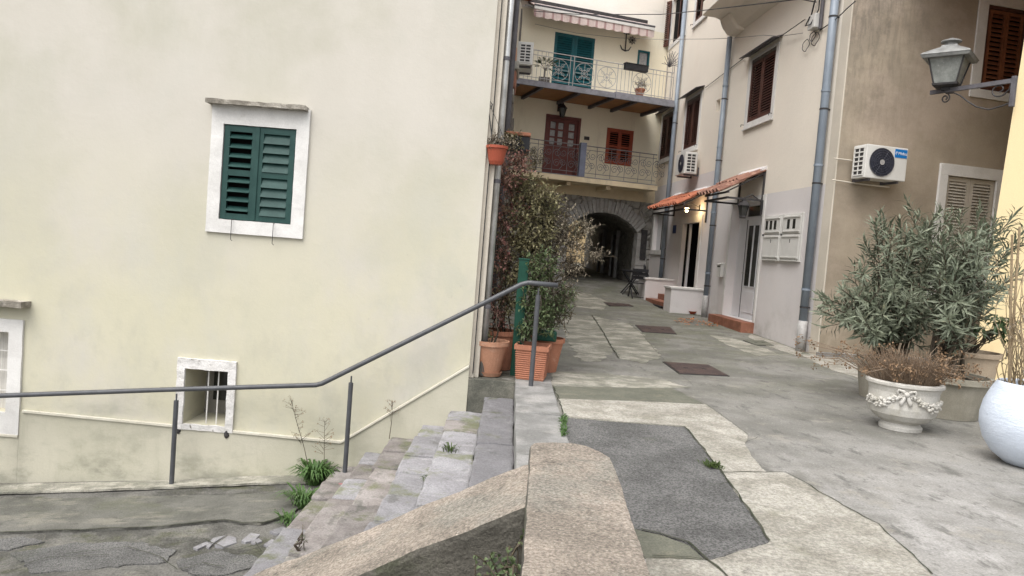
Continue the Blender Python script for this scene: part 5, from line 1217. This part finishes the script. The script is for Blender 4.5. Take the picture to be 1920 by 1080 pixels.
for sgn in (-1, 1):
    m = MB()
    for i in range(30):
        t_ = i / 29; a = sgn * (.12 + 1.15 * t_); z = .41 - .12 * math.sin(min(1, t_ * 1.25) * math.pi * .62) + .06 * max(0, t_ - .8) * 5 * .3
        for k in range(3):
            p = on(a + rnd(-.04, .04), z + rnd(-.035, .035) * (1.25 if t_ > .35 else .8), rnd(-.01, .018)); m.ball(p, rnd(.011, .020), 6, 4, (1, 1, rnd(.7, 1.1)))
    m.build('garland', 'urn_stone', urn, smooth=True)
    m = MB(); q = [(sgn * .02, .425), (sgn * .10, .455), (sgn * .20, .465), (sgn * .24, .435), (sgn * .19, .405), (sgn * .09, .41), (sgn * .02, .42)]
    m.tube([on(a, z, .014 + .012 * math.sin(i)) for i, (a, z) in enumerate(q)], [.016, .014, .012, .013, .012, .014, .016], 6)
    m.tube([on(sgn * .02, .42, .015), on(sgn * .06, .37, .012), on(sgn * .11, .335, .01), on(sgn * .12, .30, .01)], [.012, .018, .02, .014], 6)
    m.build('bow_loop', 'urn_stone', urn, smooth=True)
MB().ball(on(0, .422, .02), .026, 10, 6).build('bow_knot', 'urn_stone', urn, smooth=True)
# dry plant in the urn
t = thing('dry_plant', 'dry brown brushy plant overflowing the stone urn', 'dry plant', (ux, uy, .43)); fm, sm = MB(), MB()
for i in range(760):
    a, r = rnd(0, 6.28), .28 * math.sqrt(random.random()); b = V((ux + r * math.cos(a), uy + r * math.sin(a), .425))
    lean = V((math.cos(a), math.sin(a), 0)) * (r / .28) * rnd(.1, 1.35) + V((rnd(-.25, .1), rnd(-.25, .25), 0)) * .8; h = rnd(.14, .36)
    e = b + (lean * .75 + V((0, 0, 1))).normalized() * h; mdp = b.lerp(e, .5) + V((0, 0, .025))
    sm.tube([b, mdp, e], [.0032, .0024, .0012], 3, cap=False)
    for k in range(3): fm.leaf(b.lerp(e, rnd(.5, 1)), rdir(), V((0, 0, 1)), rnd(.015, .035), .010)
for i in range(80):   # long arching stalks with dead flower heads
    a = rnd(0, 6.28); b = V((ux + .23 * math.cos(a), uy + .23 * math.sin(a), .425)); out = V((math.cos(a) * 1.3 - .35, math.sin(a), 0)); h = rnd(.2, .42)
    e = b + out * rnd(.15, .52) + V((0, 0, h * rnd(.3, 1))); sm.tube([b, b.lerp(e, .5) + V((0, 0, .10)), e], [.004, .003, .0015], 4, cap=False)
    for k in range(9): fm.leaf(e + rdir() * .03, rdir(), V((0, 0, 1)), rnd(.02, .04), .022)
sm.build('stalks', 'grass_dry', t, normals=False); stuff(fm.build('dead_leaves', 'leaf_dead', t, normals=False))

# round beige planter and square tan planter behind it
pot('round_planter', 4.74, 7.95, .004, .33, .42, .44, 'planter_beige', 'large round beige planter between the urn and the white pot', 'planter', rim=.06)
pot('tall_planter', 5.30, 8.55, .004, .26, .34, .66, 'planter_tan', 'tall tan planter at the back behind the round beige planter', 'planter', rim=.05, n=4 * 7)
pot('oleander_planter', 4.50, 8.75, .004, .26, .33, .46, 'planter_beige', 'beige planter of the oleander hidden behind the stone urn', 'planter', rim=.06)

# oleanders
def oleander(t, base, stems, ll=.165, lw=.024, gap=.046):
    fm, sm = MB(), MB()
    for (tip, r0) in stems:
        a, b = V(base) + V((rnd(-.18, .18), rnd(-.15, .15), 0)), V(tip); out = (b - a); out.z = 0
        pts = [a.lerp(b, i / 9) + V((0, 0, .10 * math.sin(math.pi * i / 9))) - out * .14 * math.sin(math.pi * i / 9) + rdir() * .012 for i in range(10)]
        sm.tube(pts, [r0 * (1 - .075 * i) for i in range(10)], 6, cap=False)
        # side shoots
        shoots = [(pts[3:], 1.0)]
        for k in range(3):
            i = random.choice((4, 5, 6, 7, 8)); d = (rdir() * .8 + out.normalized() * .4 + V((0, 0, .6))).normalized(); l = rnd(.18, .38)
            sp = [pts[i] + d * l * j / 4 + V((0, 0, .03 * (j / 4) ** 2)) for j in range(5)]; sm.tube(sp, [.005, .0045, .004, .003, .002], 5, cap=False); shoots.append((sp, .9))
        for sp, k in shoots:
            L_ = sum((y - x).length for x, y in zip(sp, sp[1:])); d0 = 0; nn = int(L_ / gap)
            for j in range(nn):
                f = (j + .5) / nn * (len(sp) - 1); i = min(int(f), len(sp) - 2); p = sp[i].lerp(sp[i + 1], f - i); ax = (sp[i + 1] - sp[i]).normalized()
                if f < 1 and random.random() < .5: continue
                ph = rnd(0, 6.28); u_ = ax.orthogonal().normalized(); w_ = ax.cross(u_)
                for q in range(3):
                    an = ph + q * 2.094 + rnd(-.3, .3); e = (u_ * math.cos(an) + w_ * math.sin(an)); tp = f / (len(sp) - 1)
                    d = (e * rnd(.7, 1) + ax * (.25 + .9 * tp * tp)).normalized()
                    fm.leaf(p, d, ax, ll * rnd(.65, 1.2), lw * rnd(.8, 1.2), .15, .10 + .1 * random.random())
    sm.build('stems', 'stem', t, smooth=True, normals=False); stuff(fm.build('foliage', 'leaf_oleander', t, normals=False))
t = thing('oleander', 'large grey green oleander bush with long narrow leaves behind the urn', 'oleander', (4.50, 8.75, .44))
tips = [(1640, 420, 8.5), (1690, 410, 8.7), (1735, 425, 8.5), (1790, 395, 8.7), (1660, 470, 8.3), (1610, 500, 8.4), (1580, 545, 8.3), (1545, 570, 8.2), (1550, 590, 8.5), (1620, 560, 8.1), (1700, 480, 8.1), (1750, 470, 8.2), (1680, 530, 8.0), (1730, 540, 8.0), (1780, 500, 8.2),
        (1655, 590, 8.0), (1700, 590, 7.95), (1600, 600, 8.1), (1760, 580, 8.0), (1635, 520, 8.9), (1720, 450, 9.0), (1660, 440, 9.0), (1570, 580, 8.8), (1745, 600, 8.0), (1640, 630, 8.0), (1710, 500, 9.1), (1770, 440, 8.9), (1690, 560, 9.0), (1650, 400, 8.8), (1760, 400, 8.8), (1810, 440, 8.6), (1790, 480, 8.4), (1740, 500, 8.4), (1700, 440, 8.4), (1620, 450, 8.7), (1590, 570, 8.6), (1540, 585, 8.4), (1535, 555, 8.5), (1800, 530, 8.4), (1720, 620, 8.1), (1670, 620, 8.1), (1610, 630, 8.3), (1775, 550, 8.3), (1755, 410, 8.6), (1630, 570, 8.7), (1590, 520, 8.8)]
oleander(t, (4.50, 8.75, .42), [(atY(*q), rnd(.010, .016)) for q in tips])
t = thing('oleander', 'second taller oleander in the round beige planter near the golden wall', 'oleander', (4.74, 7.95, .42))
tips = [(1800, 400, 8.2), (1840, 390, 8.1), (1870, 410, 8.3), (1905, 400, 8.3), (1930, 420, 8.4), (1820, 450, 7.8), (1860, 460, 7.7), (1890, 470, 7.9), (1800, 500, 7.6), (1850, 520, 7.6), (1830, 560, 7.7), (1790, 560, 7.6), (1880, 540, 7.8), (1780, 430, 8.0), (1815, 590, 7.7), (1910, 510, 8.2), (1845, 430, 8.4), (1780, 620, 7.6), (1760, 520, 7.7), (1770, 470, 7.8), (1765, 440, 7.9), (1775, 500, 7.7), (1770, 600, 7.6), (1785, 535, 7.6), (1850, 590, 7.6), (1835, 490, 7.7)]
oleander(t, (4.74, 7.95, .42), [(atY(*q), rnd(.012, .018)) for q in tips])
# broad leaved plant
t = thing('broadleaf_plant', 'broad leaved green plant drooping over the tall tan planter', 'plant', (5.0, 8.3, .6)); fm, sm = MB(), MB()
bq = atY(1852, 660, 8.4)
for i in range(16):
    a = rnd(0, 6.28); e = bq + V((math.cos(a) * rnd(.05, .2), math.sin(a) * rnd(.05, .2), rnd(.18, .42))); sm.tube([V((5.22 + rnd(-.1, .1), 8.5 + rnd(-.1, .1), .6)), bq.lerp(e, .5) + V((0, 0, .06)), e], [.006, .005, .003], 5, cap=False)
    for k in range(6): an = a + rnd(-1.6, 1.6); fm.leaf(e + rdir() * .03, V((math.cos(an), math.sin(an), rnd(-.7, .35))), V((0, 0, 1)), rnd(.12, .2), rnd(.045, .065), .15, .25)
sm.build('stems', 'stem', t, normals=False); fm.build('foliage', 'leaf_broad', t, normals=False)
# white pot with staked dry plant
wx, wy = 4.29, 5.92
t = thing('white_pot', 'large rounded bluish white pot cut by the right edge', 'plant pot', (wx, wy, 0))
MB().lathe([(.16, 0), (.20, .01), (.29, .08), (.355, .18), (.39, .30), (.392, .38), (.375, .48), (.335, .58), (.30, .645), (.29, .662), (.27, .66), (.275, .63), (.31, .52)], (wx, wy, 0), 64).build('pot', 'pot_white', t, smooth=True)
MB().lathe([(.30, .56), (.01, .575)], (wx, wy, 0), 32, cap=False).build('soil', 'soil', t)
t = thing('staked_plant', 'dry twiggy plant tied to two canes in the white pot', 'plant', (wx, wy, .57)); fm, sm, ck = MB(), MB(), MB()
b0 = V((wx - .16, wy, .56))
for (u, v) in ((1912, 425), (1898, 440)):
    e = atY(u, v, wy); bq = V((atY(1893, 690, wy).x + rnd(-.02, .02), wy, .56)); MB().tube([bq, e], [.011, .009], 7).build('cane', 'stem_pale', t)
for i in range(34):
    e = atY(rnd(1860, 1950), rnd(450, 690), wy + rnd(-.15, .15)); bq = V((wx - .13 + rnd(-.1, .16), wy + rnd(-.12, .12), .57)); pts = branch(sm, bq, e, .005, .002, .09)
    for k in range(5): p = random.choice(pts[2:]); fm.leaf(p, rdir(), V((0, 0, 1)), rnd(.03, .07), rnd(.012, .022))
sm.build('twigs', 'stem_pale', t, normals=False); stuff(fm.build('foliage', 'leaf_grey', t, normals=False))

# ================================================================== TABLE AND CHAIRS
def folding_chair(x, y, rz, label, kind=0):
    z = gz(y); t = thing('folding_chair', label, 'chair', (x, y, z), 'black folding chairs'); M_ = Matrix.Translation((x, y, z)) @ rotm('Z', rz)
    for s in (-.2, .2):
        MB(M_).tube([(s, -.22, 0), (s, .20, .82)], .02, 6).build('leg', 'plastic_black', t); MB(M_).tube([(s * .9, .24, 0), (s * .9, -.2, .44)], .02, 6).build('leg', 'plastic_black', t)
    for k in range(4): MB(M_).box(-.22, .22, -.2 + k * .095, -.125 + k * .095, .43, .45).build('seat_slat', 'plastic_black', t)
    if kind: MB(M_).tube([(-.2, .20, .8), (-.16, .215, .90), (0, .225, .93), (.16, .215, .90), (.2, .20, .8)], .02, 6).build('back_hoop', 'plastic_black', t)
    else:
        for k in range(3): MB(M_).box(-.23, .23, .125 + k * .05, .15 + k * .05, .56 + k * .105, .655 + k * .105).build('back_slat', 'plastic_black', t)
    MB(M_).tube([(-.19, .235, .04), (.19, .235, .04)], .01, 5).build('stretcher', 'plastic_black', t); return t
tb = gnd(1187, 549); tx, ty = 3.55, 22.3
t = thing('folding_table', 'small black folding table beside the archway', 'table', (tx, ty, gz(ty)))
z = gz(ty)
for k in range(6): MB().box(tx - .30 + k * .1, tx - .21 + k * .1, ty - .28, ty + .28, z + .71, z + .735).build('top_slat', 'plastic_black', t)
MB().box(tx - .29, tx + .29, ty - .2, ty - .16, z + .68, z + .709).build('top_rail', 'plastic_black', t); MB().box(tx - .29, tx + .29, ty + .16, ty + .2, z + .68, z + .709).build('top_rail', 'plastic_black', t)
for yy in (-.2, .2):
    for s in (-1, 1): MB().tube([(tx + s * .26, ty + yy, z), (tx - s * .26, ty + yy * .93, z + .70)], .02, 6).build('leg', 'plastic_black', t)
folding_chair(3.66, 21.7, R_(184), 'black folding chair with its slatted back to the camera by the table')
folding_chair(4.12, 22.2, R_(75), 'black folding chair with rounded back between the table and the wall', 1)

# ================================================================== COVERS, MAT, LEAVES ON THE GROUND
def cover(px, label, mat='rust_plate'):
    P = [gnd(u, v) for u, v in px]; c = sum(P, V()) / 4; zt = .012
    t = thing('drain_cover', label, 'drain cover', (c.x, c.y, gz(c.y)), 'metal drain covers')
    def qd(k, dz): return [(c + (p - c) * k) + V((0, 0, dz)) for p in [V((p.x, p.y, gz(p.y))) for p in P]]
    def slab(k0, a, b, nm, mt): 
        m = MB(); m.add(qd(k0, a) + qd(k0, b), [(0, 1, 2, 3), (4, 7, 6, 5), (0, 4, 5, 1), (1, 5, 6, 2), (2, 6, 7, 3), (3, 7, 4, 0)]); return m.build(nm, mt, t)
    slab(1.0, -.02, .009, 'frame', 'metal_dark'); slab(.95, -.02, .014, 'plate', mat)
    m = MB(); q = qd(.95, .0145)
    for i in (-.2, .2):
        h = q[0].lerp(q[1], .5 + i).lerp(q[3].lerp(q[2], .5 + i), .5); m.box(h.x - .03, h.x + .03, h.y - .012, h.y + .012, h.z, h.z + .004)
    m.build('lifting_slot', 'metal_dark', t)
cover([(1242, 679), (1329, 685), (1368, 706), (1274, 702)], 'large rusty drain cover nearest the camera in the pavement')
cover([(1190.5, 610), (1257, 614), (1269, 627), (1204, 623)], 'rusty drain cover in front of the open doorway')
cover([(1131, 567), (1179, 570.5), (1188, 574.8), (1143, 574.5)], 'farthest dark drain cover towards the archway')
cover([(1393, 639), (1432, 639), (1452, 649), (1418, 648)], 'mossy drain cover close to the white door step', 'concrete_green')
P = [gnd(u, v) for u, v in ((1224, 571), (1252, 572), (1252, 581), (1238, 579))]; m = MB()
m.prism([(p.x, p.y) for p in P], gz(P[0].y) - .01, gz(P[0].y) + .02)
tag(m.build('door_mat', 'plastic_black', base=P[0], rough=(.15, .006, 6)), 'dark door mat before the entrance steps between the low walls', 'mat')
p = RW.pt(6.3, .9, gz(RW.pt(6.3, .9, 0).y)); bw = MB(); bw.lathe([(.05, 0), (.10, .07), (.105, .075), (.09, .07), (.045, .012)], RW.pt(6.12, .25, gz(18.9)), 16)
tag(bw.build('pet_bowl', 'plastic_terracotta', base=RW.pt(6.12, .25, gz(18.9))), 'small dark red bowl at the foot of the low wall', 'bowl')
fm = MB()
for u0, u1, v0, v1, k in ((1268, 1312, 598, 606, 70), (1324, 1352, 606, 613, 45), (1285, 1330, 603, 612, 30)):
    for i in range(k):
        q = gnd(rnd(u0, u1), rnd(v0, v1)); fm.leaf(V((q.x, q.y, gz(q.y) + .008)), V((rnd(-1, 1), rnd(-1, 1), .12)), V((0, 0, 1)), rnd(.05, .10), rnd(.03, .055), .1, 0)
tag(stuff(fm.build('fallen_petals', 'petal_orange', normals=False)), 'orange petals scattered on the pavement before the white door', 'petals')

# ================================================================== CABLES AND JUNCTION BOX
def cable(pts, r, label, mat='cable', n=10):
    P = []
    for a, b in zip(pts, pts[1:]):
        P += [a.lerp(b, i / n) for i in range(n)]
    P.append(pts[-1]); m = MB(); m.tube(P, r, 6); c = pts[0]
    return tag(m.build('cable', mat, base=c), label, 'cable', 'overhead cables')
jb = RW.px(1527, 45)
P0 = FW.pt(*FW.px(1085, 27, .7)[:1], .7, FW.px(1085, 27, .7)[1])
def fp(u, v, n): s, z = FW.px(u, v, n); return FW.pt(s, n, z)
def rp(u, v, n): s, z = RW.px(u, v, n); return RW.pt(s, n, z)
E0, E1 = fp(1004, 20, .75), rp(1500, -2, .9)
cable([fp(1002, 21, .72), fp(1085, 27, .72), rp(1240, 27, 1.1), rp(1313, 20, .98), rp(1400, 10, .95), rp(1500, -2, .92), rp(1530, 4, .12)], .011, 'thick cable sagging from the awning across to the balcony corner')
cable([fp(1003, 45, .25), fp(1080, 62, .25), fp(1160, 71, .3), rp(1240, 74, .5), rp(1330, 73, .35), rp(1380, 71, .25), rp(1432, 66, .26), rp(1462, 68, .12), rp(1505, 62, .06)], .007, 'thin cable crossing below the awning to the junction box', 'cable_grey')
cable([rp(1322, 165, .03), rp(1393, 110, .03), rp(1398, 104, .26), rp(1467, 66, .26), rp(1510, 36, .04)], .009, 'cable running up the cream wall over the window rain plates')
cable([rp(1537, 57, .03), rp(1562, 40, .04), rp(1576, 28, .2), rp(1588, 16, .2), rp(1604, 2, .03)], .010, 'pair of cables passing behind the corner downpipe')
t = thing('junction_box', 'grey electric junction box with looped cables high on the cream wall', 'junction box', rp(1527, 60, .1))
s, z = RW.px(1526, 42, .1)
MB(RW.M).box(s - .12, s + .14, .0015, .15, z - .12, z + .14).build('box', 'ac_white', t, bevel=.015)
s2 = RW.px(1540, 30, .05)[0]
MB(RW.M).tube([(s2, .05, z - .16), (s2, .05, z + 1.2)], .035, 8).build('conduit', 'metal_grey', t)
for ds, dz_, r in ((.35, -.32, .11), (.10, -.22, .09), (-.02, -.30, .12)):
    MB(RW.M).tube([(s + ds + r * 1.15 * math.cos(i * math.pi / 12), .05 + .01 * math.sin(i * .9), z + dz_ + r * math.sin(i * math.pi / 12)) for i in range(25)], .007, 5).build('cable_loop', 'cable', t)
m = MB(RW.M); m.tube([(s + .05, .16, z + .12), (s + .18, .17, z - .02), (s - .02, .17, z - .05), (s - .1, .08, z + .2), (s - .05, .06, z + .9)], .012, 6); m.tube([(s + .3, .06, z - .02), (s + .16, .10, z + .1), (s + .1, .08, z + .4), (s - .1, .06, z + .7)], .014, 6); m.build('cable_bundle', 'cable', t)

# ================================================================== THINGS ON THE BALCONIES
def fpt(u, v, n): s, z = FW.px(u, v, n); return FW.pt(s, n, z)
q = fpt(1020, 152, 1.5); q.z = 6.232
t = thing('potted_palm', 'small palm in a dark crate on the upper balcony', 'potted palm', q)
MB().box(q.x - .16, q.x + .16, q.y - .13, q.y + .13, 6.232, 6.42).build('crate', 'grey_wood', t, bevel=.01)
fm = MB(); sm = MB(); sm.tube([q + V((0, 0, .15)), q + V((0, 0, .42))], .03, 6)
for i in range(13):
    a = i * 2.4; el = rnd(.1, 1.0); d = V((math.cos(a), math.sin(a), el)).normalized(); b = q + V((0, 0, .42)); e = b + d * rnd(.28, .42); mdl = b.lerp(e, .55) + V((0, 0, .05)); sm.tube([b, mdl, e], [.006, .005, .002], 4, cap=False)
    for k in range(9):
        p = mdl.lerp(e, k / 8); s = d.cross(V((0, 0, 1))).normalized()
        for sg_ in (-1, 1): fm.leaf(p, d * .7 + s * sg_ + V((0, 0, -.15)), V((0, 0, 1)), .16, .02)
sm.build('trunk', 'stem', t, normals=False); stuff(fm.build('fronds', 'leaf_dark', t, normals=False))
q = fpt(1199, 178, 1.65); q.z = 6.252
pot('flower_pot', q.x, q.y, q.z, .10, .15, .24, 'terracotta', 'terracotta flower pot on the upper balcony by the small window', n=20)
plant('balcony_plant', 'sparse pale plant in the upper balcony flower pot', 'plant', q + V((0, 0, .2)), [(q + V((0, 0, .36)), (.2, .15, .12), 30)], 'leaf_grey', .06, .025, [(q + V((0, 0, .2)), q + V((0, 0, .4)))], 5, .2)
a, b = fpt(1170, 124, 1.86), fpt(1212, 128, 1.86)
t = thing('window_box', 'black flower box hung on the upper balcony railing', 'planter', (a + b) / 2 - V((0, 0, .1)))
sa, sb = FW.px(1170, 124, 1.86)[0], FW.px(1212, 128, 1.86)[0]
MB(FW.M).box(sa, sb, 1.83, 2.0, a.z - .1, a.z + .07).build('box', 'plastic_black', t, bevel=.015)
MB(FW.M).box(sa - .01, sb + .01, 1.82, 2.01, a.z + .071, a.z + .09).build('rim', 'plastic_black', t)
q = fpt(1003, 300, .5); q.z = 3.801
plant('balcony_bush', 'grey green bush behind the left end of the lower balcony railing', 'shrub', q, [(q + V((0, 0, .4)), (.3, .2, .35), 60)], 'leaf_olive', .07, .03, [(q, q + V((0, 0, .5)))], 6, .22)
q = atZ(928, 250, 2.6)

# ================================================================== WEEDS
def weed_clump(x, y, z, n, h, label, wd=.012, spread=1.0, mat='grass_green'):
    t = thing('weed_clump', label, 'weeds', (x, y, z)); fm = MB()
    for i in range(n):
        a = rnd(0, 6.28); r = rnd(0, .08) * spread; b = V((x + r * math.cos(a), y + r * math.sin(a), z)); l = h * rnd(.5, 1.1); d = V((math.cos(a), math.sin(a), 0)); k = rnd(.25, 1) * spread
        p = [b, b + d * l * .25 * k + V((0, 0, l * .55)), b + d * l * .62 * k + V((0, 0, l * .75)), b + d * l * k + V((0, 0, l * .55))]; s = d.cross(V((0, 0, 1))) * wd * rnd(.6, 1.3)
        fm.add([p[0] - s * .5, p[0] + s * .5, p[1] + s, p[1] - s, p[2] + s * .9, p[2] - s * .9, p[3]], [(0, 1, 2, 3), (3, 2, 4, 5), (5, 4, 6)])
    stuff(fm.build('blades', mat, t, normals=False)); return t
g = low(578, 920); weed_clump(g.x - .0, 7.62, zst(g) + .0, 230, .27, 'lush green weed clump at the foot of the stairs by the wall', .012, 1.15)
g = low(560, 975); weed_clump(-1.82, 6.95, zst(g) + .02, 140, .2, 'lower strip of weeds along the bottom stair edge', .008, 1.3)
weed_clump(-1.80, 6.5, zst(V((-1.8, 6.5, 0))) + .02, 70, .12, 'tiny grass tuft below the weeds along the bottom step', .006, 1.4)
for (u, v, k, lb) in ((806, 900, 3, 'small grass tuft in the gap between two middle steps'), (845, 842, 2, 'tiny grass tuft near the top of the stone stairs')):
    q = atZ(u, v, -.172 * k + .0); weed_clump(q.x, q.y, -.172 * k - .02, 40, .075, lb, .005, .9, 'moss')
g = gnd(1056, 805)
t = thing('moss_strip', 'green moss strip in the joint beside the kerb slabs', 'moss', (g.x, g.y, 0)); fm = MB()
for i in range(170):
    q = gnd(1056 + rnd(-5, 6), rnd(784, 822)); fm.leaf(V((q.x, q.y, .012)), V((rnd(-1, 1), rnd(-1, 1), rnd(.3, 1.6))), V((0, 0, 1)), rnd(.025, .055), .012)
stuff(fm.build('moss_leaves', 'grass_green', t, normals=False))
g = gnd(1338, 878); t = thing('grass_tuft', 'mossy grass tuft in the crack beside the dark asphalt patch', 'grass', (g.x, g.y, 0)); fm = MB()
for i in range(220):
    q = g + V((rnd(-.10, .08), rnd(-.09, .10), 0)) * random.random(); fm.leaf(V((q.x, q.y, .012)), V((rnd(-1, 1), rnd(-1, 1), rnd(.1, 1.2))), V((0, 0, 1)), rnd(.02, .06), .008)
stuff(fm.build('grass_blades', 'moss', t, normals=False))
def stalk(x, y, z, h, lean, label, heads=26):
    t = thing('dry_stalk', label, 'dry weed', (x, y, z)); sm, fm = MB(), MB(); top = V((x + lean, y + .03, z + h)); pts = branch(sm, (x, y, z), top, .0045, .002, .025, 8)
    for i in range(heads):
        f = rnd(.45, 1); p = V((x, y, z)).lerp(top, f); e = p + V((rnd(-.13, .13), rnd(-.05, .02), rnd(.02, .12))) * (1.15 - f * .5); sm.tube([p, e], [.0018, .001], 3, cap=False)
        for k in range(3): fm.leaf(e + rdir() * .01, rdir(), V((0, 0, 1)), .016, .010)
    sm.build('stem', 'stem', t, normals=False); stuff(fm.build('seed_heads', 'leaf_dead', t, normals=False))
g = low(585, 900); stalk(g.x + .0, 7.66, zst(g), .86, -.26, 'tallest dry weed stalk leaning on the yellow wall', 40)
stalk(g.x + .12, 7.70, zst(g), .66, -.02, 'shorter dry weed stalk right of the tallest one', 24)
stalk(atY(728, 840, 7.72).x, 7.74, -.69, .40, .0, 'small dry weed growing between steps and wall', 20)
t = thing('ivy_weeds', 'dark ivy weeds in the corner below the two parapets', 'weeds', (-.1, 2.5, .1)); fm, sm = MB(), MB()
for (u, v, Y, k) in ((968, 1020, 2.62, 5), (950, 1062, 2.55, 7), (920, 1078, 2.5, 5), (978, 1072, 2.45, 5)):
    c = atY(u, v, Y); twigs(fm, sm, c, (.09, .07, .06), k, 5, .03, .022, .1, .2); branch(sm, V((.06, Y, c.z - .25)), c, .004, .002, .03)
sm.build('stems', 'stem', t, normals=False); stuff(fm.build('foliage', 'leaf_dark', t, normals=False))
plant('weed_sprig', 'small dark weed sprig in front of the bottom step', 'weeds', atY(570, 1030, 5.2) - V((0, 0, .25)), [(atY(566, 1010, 5.2), (.05, .04, .08), 10)], 'leaf_dark', .02, .01, [(atY(572, 1045, 5.2), atY(566, 1000, 5.2))], 4, .08)
